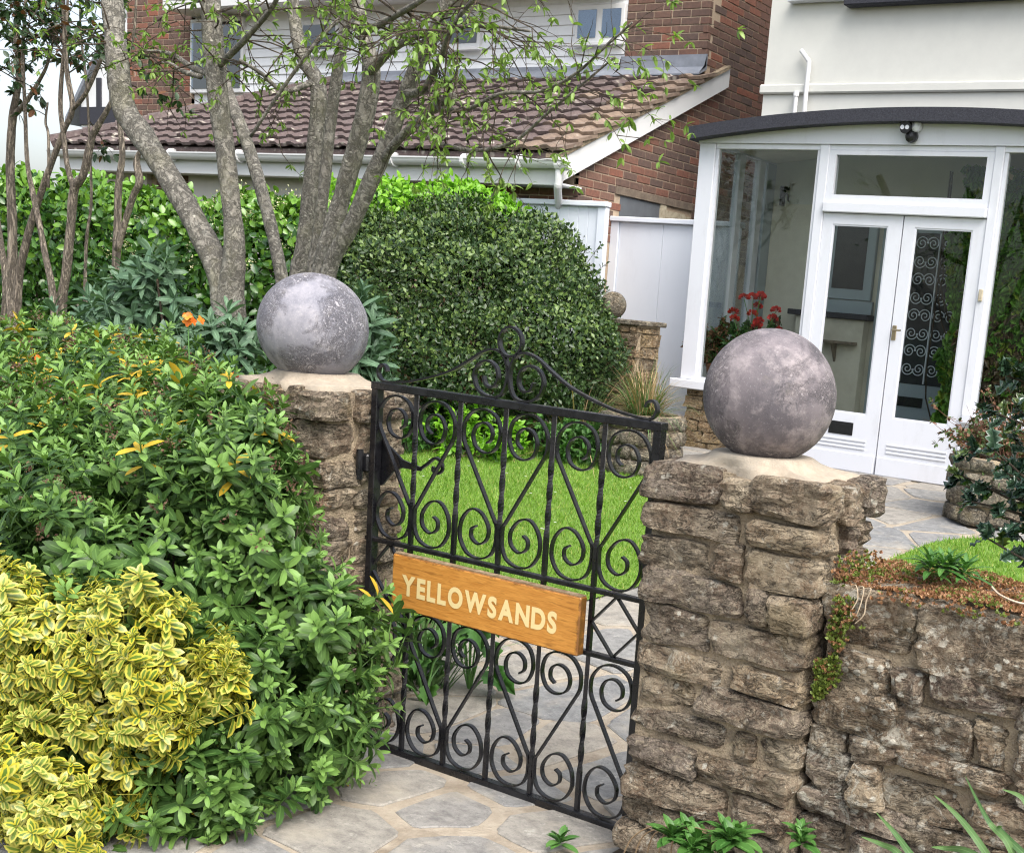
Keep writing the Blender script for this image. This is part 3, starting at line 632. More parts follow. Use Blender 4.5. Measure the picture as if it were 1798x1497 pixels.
PL = pillar('rubble stone gate pillar half hidden by the green shrub, carrying the gate hinge', -3.60, -3.10, 2.79, 3.16, 1.222, 3, -3.353)
PR = pillar('rubble stone gate pillar standing full height beside the low wall', -1.865, -1.325, 2.79, 3.11, 1.176, 9, -1.6)
ball('smooth blue grey stone ball on the pillar behind the green shrub', (-3.353, 2.95, 1.403), 0.18, 1.245, M['ball_a'])
ball('mottled mauve grey stone ball with rough patches on the pillar by the low wall', (-1.6, 2.95, 1.367), 0.177, 1.205, M['ball_b'])

def low_wall():
    rnd = random.Random(21); X0, X1, Y0, Y1 = -1.318, 1.3, 2.85, 3.24
    t = thing('stone_wall', 'low rubble stone wall covered in pale lichen, sedum growing along its top', 'wall', ((X0 + X1) / 2, (Y0 + Y1) / 2, 0))
    obj('mortar_core', MB().box(X0 + 0.003, X1, Y0 + 0.02, Y1 - 0.02, -0.05, 0.87), M['mortar'], t)
    z = -0.03
    while z < 0.86:
        h = rnd.uniform(0.07, 0.125); x = X0 + rnd.uniform(-0.02, 0)
        if z + h > 0.80: h = 0.93 - z
        while x < X1 - 0.1:
            w = rnd.choice([rnd.uniform(0.08, 0.16), rnd.uniform(0.15, 0.34), rnd.uniform(0.18, 0.30)]); w = min(w, X1 - x)
            hh = h * rnd.uniform(0.9, 1.12)
            stone(t, x + w / 2 + (0.012 if x < X0 + 0.01 else 0), Y0 + 0.07 + rnd.uniform(-0.016, 0.006), z + h / 2 + rnd.uniform(-0.008, 0.008), w * 1.0 - 0.006, 0.17, hh - 0.003, M['stone_lichen'], amp=0.016, n=rnd.choice([8, 11, 15]), strata=0.009, skew=0.024)
            x += w
        z += h
    x = X0
    while x < X1 - 0.1:
        w = rnd.uniform(0.2, 0.4); stone(t, x + w / 2, Y1 - 0.07, 0.80, w - 0.015, 0.16, 0.2, M['stone'], amp=0.02, n=6, cell=0.04); x += w
    return t
low_wall()

# ------------------------------------------------------------------ the gate
GX, GY = -3.07, 2.965
def gp(u, v, dy=0.0): return Vector((GX + u, GY + dy, v))
def gate():
    t = thing('garden_gate', 'black wrought iron scroll gate hung between the two stone pillars', 'gate', (GX + 0.56, GY, 0))
    W = 1.135; B = [0.187, 0.374, 0.559, 0.745, 0.933]
    for u in (0.012, W - 0.012): obj('stile', MB().box(GX + u - 0.013, GX + u + 0.013, GY - 0.016, GY + 0.016, 0.01, 1.25, 0.002), M['iron'], t)
    for (v, hh, d, ext) in ((1.243, 0.012, 0.018, 0.004), (0.735, 0.007, 0.012, 0.014), (0.540, 0.007, 0.012, 0.014), (0.022, 0.014, 0.015, -0.002)):
        obj('rail', MB().box(GX - ext + 0.001, GX + W + ext - 0.001, GY - d, GY + d, v - hh, v + hh, 0.002), M['iron'], t)
    rnd = random.Random(4)
    for u in B:
        for (v0, v1) in ((0.744, 1.230), (0.036, 0.532)):
            n = 46; pts = [gp(u + 0.001 * noise.noise((u * 9, v0 + k * 0.07, 0)), v0 + (v1 - v0) * k / (n - 1)) for k in range(n)]
            V = MB()
            # plain at both ends, twisted in the middle
            pr = []; ang = 0
            for k, p in enumerate(pts):
                s = k / (n - 1)
                if 0.25 < s < 0.75: ang += (v1 - v0) / (n - 1) * 22
                pr.append((p, ang))
            vv = []
            for p, a in pr:
                for q in range(4):
                    an = a + math.pi / 4 + q * math.pi / 2; vv.append((p.x + math.cos(an) * 0.0095, p.y + math.sin(an) * 0.0095, p.z))
            Q = [(i * 4 + q, i * 4 + (q + 1) % 4, (i + 1) * 4 + (q + 1) % 4, (i + 1) * 4 + q) for i in range(n - 1) for q in range(4)]
            V.add(vv, Q); obj('bar', V, M['iron'], t)
        obj('bar', MB().box(GX + u - 0.007, GX + u + 0.007, GY - 0.0065, GY + 0.0065, 0.546, 0.728), M['iron'], t)
    top = [(0.018, 0.0), (0.022, 0.045), (0.055, 0.085), (0.105, 0.095), (0.152, 0.072), (0.168, 0.02), (0.150, -0.028), (0.112, -0.045), (0.072, -0.030), (0.058, 0.008), (0.074, 0.042), (0.106, 0.052), (0.132, 0.034), (0.134, 0.004), (0.116, -0.012)]
    def strap(u0, mirror, vt, vb):
        """vt: underside of the rail above, vb: top of the rail below"""
        w = 0.186; sgn = rnd.uniform(0.95, 1.0)
        c = [(a, vt - 0.103 + b * sgn) for a, b in top][::-1]
        c += [(0.026 + 0.146 * q_, vt - 0.128 + (vb + 0.122 - vt + 0.128) * q_) for q_ in (0.0, 0.08, 0.3, 0.6, 0.92, 1.0)]; c += [(0.174, vb + 0.092), (0.170, vb + 0.055), (0.150, vb + 0.022), (0.105, vb + 0.006), (0.055, vb + 0.018), (0.024, vb + 0.065), (0.030, vb + 0.12), (0.065, vb + 0.158), (0.108, vb + 0.152), (0.140, vb + 0.112), (0.136, vb + 0.072), (0.104, vb + 0.052), (0.074, vb + 0.068), (0.072, vb + 0.095), (0.090, vb + 0.108)]
        pts = [gp(u0 + (w - a if mirror else a), b) for a, b in c]
        sp = spline(pts, 7); tp = [min(1, 0.55 + i / 10, 0.55 + (len(sp) - 1 - i) / 10) * 1.0 for i in range(len(sp))]
        obj('scroll', MB().strap(sp, 0.0145, 0.006), M['iron'], t)
    U = [0.0] + B + [1.122]
    for k in range(6):
        off = 0.012 if k == 0 else 0.0
        strap(U[k] + off * 0.6, k % 2 == 1, 1.230, 0.743); strap(U[k] + off * 0.6, k % 2 == 0, 0.532, 0.037)
    # lozenges at both ends of the name board
    for (c0, hw) in ((0.095, 0.082), (1.022, 0.086)):
        for sx in (-1, 1):
            for sz in (-1, 1): obj('lozenge_bar', MB().strap([gp(c0 + sx * hw, 0.6375), gp(c0 + sx * 0.002, 0.6375 + sz * 0.090)], 0.013, 0.006), M['iron'], t)
    # crest: ring, two long scrolled straps
    obj('ring', MB().strap([gp(0.561 + 0.044 * math.sin(a), 1.430 + 0.044 * math.cos(a)) for a in [2 * math.pi * i / 40 for i in range(41)]], 0.016, 0.0075), M['iron'], t)
    L = [(0.052, 1.292), (0.046, 1.306), (0.030, 1.312), (0.016, 1.300), (0.016, 1.276), (0.040, 1.259), (0.095, 1.262), (0.183, 1.276), (0.311, 1.314), (0.388, 1.352), (0.455, 1.391), (0.505, 1.402), (0.540, 1.385), (0.556, 1.345), (0.553, 1.300), (0.532, 1.266), (0.490, 1.258), (0.444, 1.275), (0.424, 1.315), (0.440, 1.352), (0.478, 1.366), (0.512, 1.348), (0.520, 1.312), (0.500, 1.288), (0.472, 1.294), (0.462, 1.318)]
    for mir in (False, True):
        obj('crest_scroll', MB().strap(spline([gp(1.122 - u if mir else u, v) for u, v in L], 7), 0.016, 0.0075), M['iron'], t)
    # hinge band: tapered plate that ends in a curl, and its pin block
    h = MB(); h.prism([(GX + 0.012, 1.078), (GX + 0.045, 1.055), (GX + 0.115, 1.012), (GX + 0.2, 0.998), (GX + 0.2, 0.986), (GX + 0.115, 0.985), (GX + 0.075, 0.965), (GX + 0.03, 0.915), (GX + 0.012, 0.912)], 'y', GY + 0.017, GY + 0.025)
    hb = obj('hinge_band', h, M['iron'], t)
    obj('curl', MB().strap(spline([gp(0.195, 0.992, 0.02), gp(0.225, 1.012, 0.02), (gp(0.258, 1.036, 0.02)), gp(0.284, 1.028, 0.02), gp(0.292, 1.004, 0.02), gp(0.272, 0.988, 0.02), gp(0.252, 0.996, 0.02), gp(0.254, 1.008, 0.02)], 6), 0.009, 0.009), M['iron'], hb)
    obj('hinge_pin', MB().box(GX - 0.06, GX - 0.001, GY - 0.022, GY + 0.022, 0.955, 1.015, 0.006).tube([(GX - 0.028, GY - 0.03, 0.93), (GX - 0.028, GY - 0.03, 1.03)], 0.012, 10), M['iron'], t)
    obj('latch', MB().box(GX + W + 0.002, GX + W + 0.05, GY - 0.006, GY + 0.006, 0.90, 0.925, 0.002), M['iron'], t)
gate()

def name_board():
    u0, u1, v0, v1 = 0.156, 0.925, 0.534, 0.714; yb, yf = GY - 0.0135, GY - 0.047
    t = thing('name_board', 'varnished oak name board with cream letters fixed across the gate', 'sign', (GX + 0.54, GY - 0.03, v0))
    obj('board', MB().box(GX + u0, GX + u1, yf, yb, v0, v1, 0.004), M['wood'], t)
    obj('board_edge', MB().box(GX + u0 + 0.004, GX + u1 - 0.004, yf + 0.006, yb - 0.002, v1 - 0.002, v1 + 0.004), M['worn_wood'], t)
    x = 0.0; items = []
    for ch in 'YELLOWSANDS':
        cu = bpy.data.curves.new('letter', 'FONT'); cu.body = ch; cu.size = 1.0; cu.extrude = 0.0; cu.offset = 0.045; cu.resolution_u = 6
        to = bpy.data.objects.new('tmp', cu); COL.objects.link(to); dg = bpy.context.evaluated_depsgraph_get(); me = bpy.data.meshes.new_from_object(to.evaluated_get(dg)); bpy.data.objects.remove(to)
        co = np.array([v.co[:] for v in me.vertices]); items.append((me, co)); 
    ws = [c[:, 0].max() - c[:, 0].min() for _, c in items]; gapw = 0.10; tot = sum(ws) + gapw * (len(ws) - 1); sx = 0.640 / tot; sz = 0.067 / 0.76
    for (me, co), w in zip(items, ws):
        z0 = 0.0
        V = np.stack([GX + 0.203 + (x + co[:, 0] - co[:, 0].min()) * sx, np.full(len(co), yf - 0.0012), 0.589 + co[:, 1] * sz], 1)
        for i, v in enumerate(me.vertices): v.co = V[i]
        me.update(); obj('letter', me, M['letter'], t); x += w + gapw
name_board()

# ------------------------------------------------------------------ the cream house
HY = 10.2; ZF = 0.47
def cream_house():
    t = thing('cream_house', 'cream rendered house rising behind the glazed porch', 'house', (-1.5, HY + 2, ZF))
    w = MB(); w.box(-5.9, 3.0, HY, HY + 6.5, 2.62, 6.6); w.box(-5.9, -5.72, HY, HY + 6.5, 0.0, 2.62); w.box(-1.9, 3.0, HY, HY + 6.5, 0.0, 2.62)
    wall = obj('wall', w, M['render'], t)
    obj('porch_back_wall', MB().box(-5.72, -1.9, HY, HY + 0.3, 0.0, 2.62), M['plaster'], t)
    obj('string_course', MB().box(-5.93, 3.0, HY - 0.035, HY - 0.001, 3.55, 3.63, 0.012), M['render'], t)
    # upper window sills and the frames just cut by the top of the picture
    s = obj('window', MB().box(-5.66, -5.16, HY - 0.03, HY - 0.001, 4.33, 5.3, 0.006), M['white'], t); obj('pane', MB().box(-5.60, -5.22, HY - 0.034, HY - 0.031, 4.39, 5.24), M['curtain'], s); obj('sill', MB().box(-5.70, -5.13, HY - 0.09, HY - 0.002, 4.295, 4.33, 0.006), M['white'], s)
    s = obj('window', MB().box(-5.08, -2.6, HY - 0.03, HY - 0.001, 4.33, 5.3, 0.006), M['white'], t)
    for k in range(4): obj('pane', MB().box(-5.02 + k * 0.61, -4.47 + k * 0.61, HY - 0.034, HY - 0.031, 4.40, 5.24), M['curtain'], s)
    obj('sill', MB().box(-5.14, -2.55, HY - 0.12, HY - 0.002, 4.235, 4.285, 0.008), M['felt'], s)
    # waste pipes that drop behind the porch roof
    obj('waste_pipe', MB().tube(spline([(-5.535, HY - 0.05, 3.90), (-5.46, HY - 0.05, 3.82), (-5.445, HY - 0.05, 3.78), (-5.44, HY - 0.06, 3.55), (-5.43, HY - 0.065, 3.05)], 5), 0.020, 10), M['upvc'], t)
    obj('waste_pipe', MB().tube([(-5.535, HY - 0.06, 3.54), (-5.53, HY - 0.06, 3.05)], 0.019, 10).tube([(-5.535, HY - 0.06, 3.52), (-5.535, HY - 0.06, 3.56)], 0.026, 10), M['upvc'], t)
    # inside the porch: window, ledge, inner door with iron grille
    wd = obj('inner_window', MB().box(-5.08, -4.62, HY - 0.05, HY - 0.001, 1.83, 2.52, 0.006), M['bluegrey'], t)
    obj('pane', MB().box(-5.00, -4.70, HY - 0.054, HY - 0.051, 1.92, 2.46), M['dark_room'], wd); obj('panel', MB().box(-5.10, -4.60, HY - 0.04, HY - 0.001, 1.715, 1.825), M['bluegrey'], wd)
    obj('ledge', MB().box(-5.35, -4.58, HY - 0.17, HY - 0.001, 1.665, 1.712, 0.006), M['felt'], t)
    obj('ledge_block', MB().box(-5.28, -4.62, HY - 0.12, HY - 0.002, 0.5, 1.66), M['plaster'], t)
    sh = obj('bracket_shelf', MB().box(-5.06, -4.66, HY - 0.24, HY - 0.122, 1.45, 1.472), M['timber'], t); obj('bracket', MB().prism([(HY - 0.22, 1.449), (HY - 0.123, 1.449), (HY - 0.123, 1.29)], 'x', -4.87, -4.85), M['timber'], sh)
    dr = obj('inner_door', MB().box(-4.56, -3.72, HY - 0.06, HY - 0.001, 0.47, 2.5, 0.006), M['bluegrey'], t)
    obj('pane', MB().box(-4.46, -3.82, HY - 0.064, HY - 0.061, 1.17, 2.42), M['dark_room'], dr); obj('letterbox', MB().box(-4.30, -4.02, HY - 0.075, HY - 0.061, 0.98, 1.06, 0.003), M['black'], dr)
    for k in range(3): obj('groove', MB().box(-4.44, -3.84, HY - 0.066, HY - 0.061, 0.80 - 0.035 * k, 0.815 - 0.035 * k), M['white'], dr)
    gm = []
    for cx in (-4.36, -4.14, -3.92):
        for k in range(8):
            z = 1.25 + k * 0.148
            for s in (-1, 1):
                P = []
                for q in range(34):
                    a = q / 33 * 3.6 * math.pi; r = 0.058 * (1 - q / 33 * 0.85); P.append((cx + s * (0.052 - math.cos(a) * r * 1.0), HY - 0.075, z + 0.05 + math.sin(a) * r * (1 if k % 2 else -1)))
                gm.append(P)
    for P in gm: obj('grille_scroll', MB().strap(P, 0.008, 0.007), M['fence'], dr)
    for cx in (-4.25, -4.03): obj('grille_bar', MB().box(cx - 0.005, cx + 0.005, HY - 0.085, HY - 0.067, 1.18, 2.42), M['fence'], dr)
    obj('wall_bracket', MB().box(-5.60, -5.57, HY - 0.06, HY - 0.002, 2.60, 2.76, 0.004).tube([(-5.585, HY - 0.08, 2.75), (-5.50, HY - 0.08, 2.74)], 0.014, 8).tube([(-5.585, HY - 0.06, 2.66), (-5.52, HY - 0.08, 2.70), (-5.50, HY - 0.06, 2.63)], 0.009, 6), M['black'], t)
    return t
cream_house()

def porch():
    t = thing('glazed_porch', 'white painted glazed porch with double doors and arched felt roof', 'porch', (-3.84, 9.1, ZF))
    W = M['white']; Y0, Y1 = 9.0, 9.075; XL, XR = -5.76, -1.92
    # stone plinth and sill
    pl = obj('plinth', MB().box(-5.69, -4.60, 9.045, 9.20, 0.40, 0.965), M['mortar'], t); rnd = random.Random(8)
    for X0, X1 in ((-5.70, -4.60), (-3.2, -1.95)):
        if X0 > -4: obj('plinth', MB().box(X0 + 0.01, X1, 9.045, 9.20, 0.40, 0.965), M['mortar'], t)
        z = 0.44
        while z < 0.93:
            h = min(rnd.uniform(0.085, 0.12), 0.965 - z); x = X0
            while x < X1 - 0.05:
                w = min(rnd.uniform(0.12, 0.26), X1 - x); stone(pl, x + w / 2, 9.07, z + h / 2, w - 0.012, 0.12, h - 0.012, M['stone_warm'], cell=0.05, amp=0.012); x += w
            z += h
    for X0, X1 in ((-5.70, -4.60), (-3.2, -1.95)): pass
    obj('sill', MB().box(-5.83, -4.585, 8.95, 9.13, 0.97, 1.045, 0.008), W, t); obj('sill', MB().box(-3.235, -1.86, 8.95, 9.13, 0.97, 1.045, 0.008), W, t)
    # posts, mullions, head
    for (a, b, z0) in ((-5.755, -5.605, 1.046), (-4.655, -4.575, 0.47), (-3.255, -3.185, 0.47), (-2.07, -1.92, 1.046)):
        obj('post', MB().box(a, b, Y0, Y1, z0, 2.945, 0.005), W, t)
    hd = obj('head_beam', MB().box(-5.603, -2.072, Y0 + 0.012, Y1 - 0.005, 2.905, 2.946, 0.003), W, t)
    # arched fascia and felt roof
    cx, zc0, zc1 = -3.84, 2.99, 3.13
    def arc(x, top): return zc1 + top - (zc1 - zc0) * ((x - cx) / 1.95) ** 2
    xs = [XL + (XR - XL) * i / 30 for i in range(31)]
    fa = MB(); fa.prism([(x, 2.947) for x in xs] + [(x, arc(x, 0.0)) for x in reversed(xs)], 'y', Y0 - 0.012, Y0 + 0.02); obj('fascia', fa, W, t)
    rf = MB(); n = len(xs); xe = [-5.80 + 3.92 * i / 30 for i in range(31)]
    V = []
    for (yy, lo) in ((8.87, -0.035), (8.87, 0.062), (HY - 0.002, 0.062), (HY - 0.002, -0.035)):
        for x in xe: V.append((x, yy, arc(x, lo)))
    Q = [(r * n + i, r * n + i + 1, ((r + 1) % 4) * n + i + 1, ((r + 1) % 4) * n + i) for r in range(4) for i in range(n - 1)]
    Q += [(0, n, 2 * n, 3 * n), (n - 1, 4 * n - 1, 3 * n - 1, 2 * n - 1)]
    rf.add(V, Q); obj('roof', rf, M['felt'], t)
    ce = MB(); V = []
    for x in xe: V.append((x, 9.021, arc(x, -0.045))); V.append((x, HY - 0.003, arc(x, -0.045)))
    ce.add(V, [(2 * i, 2 * i + 1, 2 * i + 3, 2 * i + 2) for i in range(n - 1)]); obj('ceiling', ce.mesh('ceiling', fixn=False), M['plaster'], t)
    obj('floor', MB().box(-5.7, -1.95, 9.08, HY - 0.002, 0.40, 0.478), M['stone_grey'], t)
    # side glazing at the left
    for (a, b) in ((9.0765, 9.10), (9.555, 9.645), (9.90, 9.995), (10.04, 10.195)): obj('side_post', MB().box(-5.745, -5.685, a, b, 1.046, 2.945, 0.004), W if b < 10 else M['bluegrey'], t)
    obj('side_plinth', MB().box(-5.74, -5.69, 9.21, HY - 0.003, 0.42, 1.04), M['stone_warm'], t); obj('side_head', MB().box(-5.745, -5.685, 9.077, HY - 0.003, 2.947, 3.03), W, t)
    for (a, b) in ((9.101, 9.554), (9.646, 9.899)): obj('side_pane', MB().box(-5.718, -5.713, a, b, 1.046, 2.944), M['glass'], t)
    for (a, b) in ((9.0765, 9.10), (9.6, 9.69), (10.1, 10.195)): obj('side_post', MB().box(-1.985, -1.925, a, b, 1.046, 2.945, 0.004), W, t)  # unseen right side, made glazed so that sun brightens the porch inside
    obj('side_plinth', MB().box(-1.985, -1.935, 9.21, HY - 0.003, 0.42, 1.04), M['stone_warm'], t); obj('side_head', MB().box(-1.985, -1.925, 9.077, HY - 0.003, 2.947, 3.03), W, t)
    for (a, b) in ((9.101, 9.599), (9.691, 10.099)): obj('side_pane', MB().box(-1.958, -1.953, a, b, 1.046, 2.944), M['glass'], t)
    # fixed panes with their beads
    for (a, b, z0, z1) in ((-5.604, -4.656, 1.046, 2.904), (-3.184, -2.071, 1.046, 2.904)):
        f = obj('window', MB().box(a, a + 0.028, Y0 + 0.02, Y1 - 0.01, z0, z1).box(b - 0.028, b, Y0 + 0.02, Y1 - 0.01, z0, z1).box(a + 0.028, b - 0.028, Y0 + 0.02, Y1 - 0.01, z0, z0 + 0.03), W, t)
        obj('pane', MB().box(a + 0.028, b - 0.028, Y0 + 0.04, Y0 + 0.045, z0 + 0.03, z1), M['glass'], f)
    # transom light
    tr = obj('transom', MB().box(-4.574, -3.256, Y0 + 0.008, Y1 - 0.006, 2.872, 2.904).box(-4.574, -4.515, Y0 + 0.008, Y1 - 0.006, 2.52, 2.872).box(-3.31, -3.256, Y0 + 0.008, Y1 - 0.006, 2.52, 2.872).box(-4.515, -3.31, Y0 + 0.008, Y1 - 0.006, 2.52, 2.578), W, t)
    obj('pane', MB().box(-4.515, -3.31, Y0 + 0.035, Y0 + 0.04, 2.578, 2.872), M['glass'], tr)
    obj('transom_rail', MB().box(-4.574, -3.256, Y0 - 0.028, Y1, 2.445, 2.519, 0.006), W, t)
    for (a, b, ga, gb, lb) in ((-4.573, -3.905, -4.485, -4.02, True), (-3.895, -3.257, -3.802, -3.35, False)):
        ya, yb = Y0 + 0.012, Y0 + 0.055
        d = obj('door', MB().box(a, ga, ya, yb, 0.485, 2.44).box(gb, b, ya, yb, 0.485, 2.44).box(ga, gb, ya, yb, 2.36, 2.44).box(ga, gb, ya, yb, 0.485, 0.935), W, t)
        obj('pane', MB().box(ga, gb, ya + 0.018, ya + 0.023, 0.935, 2.36), M['glass'], d)
        bd = MB()
        for (p0, p1, q0, q1) in ((ga, ga + 0.012, 0.935, 2.36), (gb - 0.012, gb, 0.935, 2.36), (ga + 0.012, gb - 0.012, 0.935, 0.947), (ga + 0.012, gb - 0.012, 2.348, 2.36)): bd.box(p0, p1, ya + 0.006, ya + 0.017, q0, q1)
        obj('glazing_bead', bd, W, d)
        for k in range(3): obj('moulding', MB().box(ga - 0.02, gb + 0.02, ya - 0.008, ya - 0.0005, 0.725 - 0.03 * k, 0.739 - 0.03 * k, 0.002), W, d)
        obj('weather_bar', MB().box(a + 0.005, b - 0.005, ya - 0.014, ya - 0.0005, 0.49, 0.63, 0.004), W, d)
        if lb:
            obj('letterbox', MB().box(-4.33, -4.12, ya - 0.006, ya - 0.0005, 0.765, 0.865, 0.003), M['black'], d); obj('letter_flap', MB().box(-4.315, -4.135, ya - 0.010, ya - 0.0065, 0.785, 0.848, 0.002), M['black'], d)
        else:
            h = obj('handle', MB().box(-3.888, -3.852, ya - 0.008, ya - 0.0005, 1.525, 1.635, 0.003), M['brass'], d); obj('lever', MB().tube([(-3.87, ya - 0.010, 1.60), (-3.87, ya - 0.045, 1.60), (-3.80, ya - 0.05, 1.602)], 0.007, 8), M['brass'], h)
    obj('door_bell', MB().box(-3.236, -3.206, Y0 - 0.016, Y0 - 0.0005, 1.86, 1.945, 0.004), M['cream_timber'], t)
    obj('threshold', MB().box(-4.6, -3.18, Y0 - 0.03, Y1, 0.455, 0.483), M['stone_grey'], t)
    return t
porch()

def lamp():
    c = at(1600, 228, 8.96)
    t = thing('security_light', 'small black and white twin eyed security light under the porch roof', 'lamp', (c.x, 8.98, c.z))
    obj('base', MB().tube([(c.x + 0.03, 8.985, c.z + 0.025), (c.x + 0.03, 8.95, c.z + 0.03), (c.x + 0.02, 8.93, c.z + 0.035)], [0.045, 0.05, 0.03], 14), M['white'], t)
    obj('head', MB().tube([(c.x - 0.02, 8.955, c.z + 0.012), (c.x - 0.025, 8.90, c.z + 0.008)], [0.042, 0.045], 16), M['black'], t)
    for dx in (-0.044, -0.006): obj('lens', MB().tube([(c.x + dx - 0.002, 8.8995, c.z + 0.008), (c.x + dx - 0.002, 8.896, c.z + 0.008)], 0.016, 12), M['white'], t)
    obj('sensor', MB().tube([(c.x + 0.012, 8.985, c.z - 0.045), (c.x + 0.01, 8.95, c.z - 0.05), (c.x + 0.008, 8.925, c.z - 0.055), (c.x + 0.006, 8.915, c.z - 0.056)], [0.042, 0.046, 0.036, 0.012], 14), M['black'], t)
lamp()

# ------------------------------------------------------------------ white fence panels between the houses
def fence(label, X0, X1, Y, ztop, z0, seed, panels, boards):
    t = thing('white_fence', label, 'fence', ((X0 + X1) / 2, Y, z0), 'white fence panels')
    obj('cap_rail', MB().box(X0 - 0.02, X1 + 0.01, Y - 0.05, Y + 0.04, ztop - 0.045, ztop, 0.006), M['fence'], t)
    for x in panels: obj('post', MB().box(x, x + 0.09, Y - 0.028, Y + 0.03, z0, ztop - 0.046, 0.004), M['fence'], t)
    x = X0 + 0.0; 
    for (a, b) in boards: obj('board', MB().box(a, b, Y - 0.008, Y + 0.008, z0, ztop - 0.046, 0.003), M['fence'], t)
    return t
fence('tall pale white fence panel next to the porch, with a flat cap rail', -7.20, -5.79, 9.86, 2.412, 0.45, 1, (-7.2, -5.985), [(-7.108, -6.62), (-6.617, -6.10), (-6.097, -5.987), (-5.893, -5.79)])
fence('white boarded fence behind the clipped bush, stepping up above the next panel', -8.05, -6.75, 9.16, 2.47, 0.45, 2, (-6.84,), [(-8.05 + 0.11 * k, -7.942 + 0.11 * k) for k in range(11)])

# ------------------------------------------------------------------ the brick neighbour
XN, YG, YN = -7.2, 9.3, 11.23
def roof_z(Y): return 2.86 + 0.479 * (Y - 8.95)
def brick_wall(parent, plane, c, a0, a1, z0, z1, keep, cap, out, phase=0.0):
    """bricks on the plane x = c (running along y) or y = c (running along x), proud of the mortar; parts up to cap, the rest joined"""
    bl, bh, g, d = 0.215, 0.065, 0.010, 0.05; lst = []; rnd = random.Random(int(a0 * 100))
    row = 0; z = z0
    while z < z1:
        a = a0 - (0.1125 if row % 2 else 0) ; k = 0
        while a < a1:
            l = bl; b0, b1 = max(a, a0), min(a + l, a1)
            if b1 - b0 > 0.04 and keep((b0 + b1) / 2, z + bh / 2, b0, b1): lst.append((b0, b1, z))
            a += l + g
        z += bh + g; row += 1
    return lst
def add_bricks(parent, plane, c, lst, cap, d=0.05):
    rest = MB(); cam0 = Vector(CAM); rnd = random.Random(2)
    key = lambda q: (Vector((c, q[0], q[2]) if plane == 'x' else (q[0], c, q[2])) - cam0).length
    lst = sorted(lst, key=key)
    for i, (b0, b1, z) in enumerate(lst):
        o = rnd.uniform(-0.001, 0.0025)
        bx = (c - d, c + 0.006 + o, b0, b1, z, z + 0.065) if plane == 'x' else (b0, b1, c - 0.006 - o, c + d, z, z + 0.065)
        if i < cap:
            m = MB().box(*bx, 0.004); obj('brick', m, M['brick'], parent)
        else: rest.box(*bx)
    if rest.n: tag(obj('brickwork', rest, M['brick'], parent), None, kind='stuff')
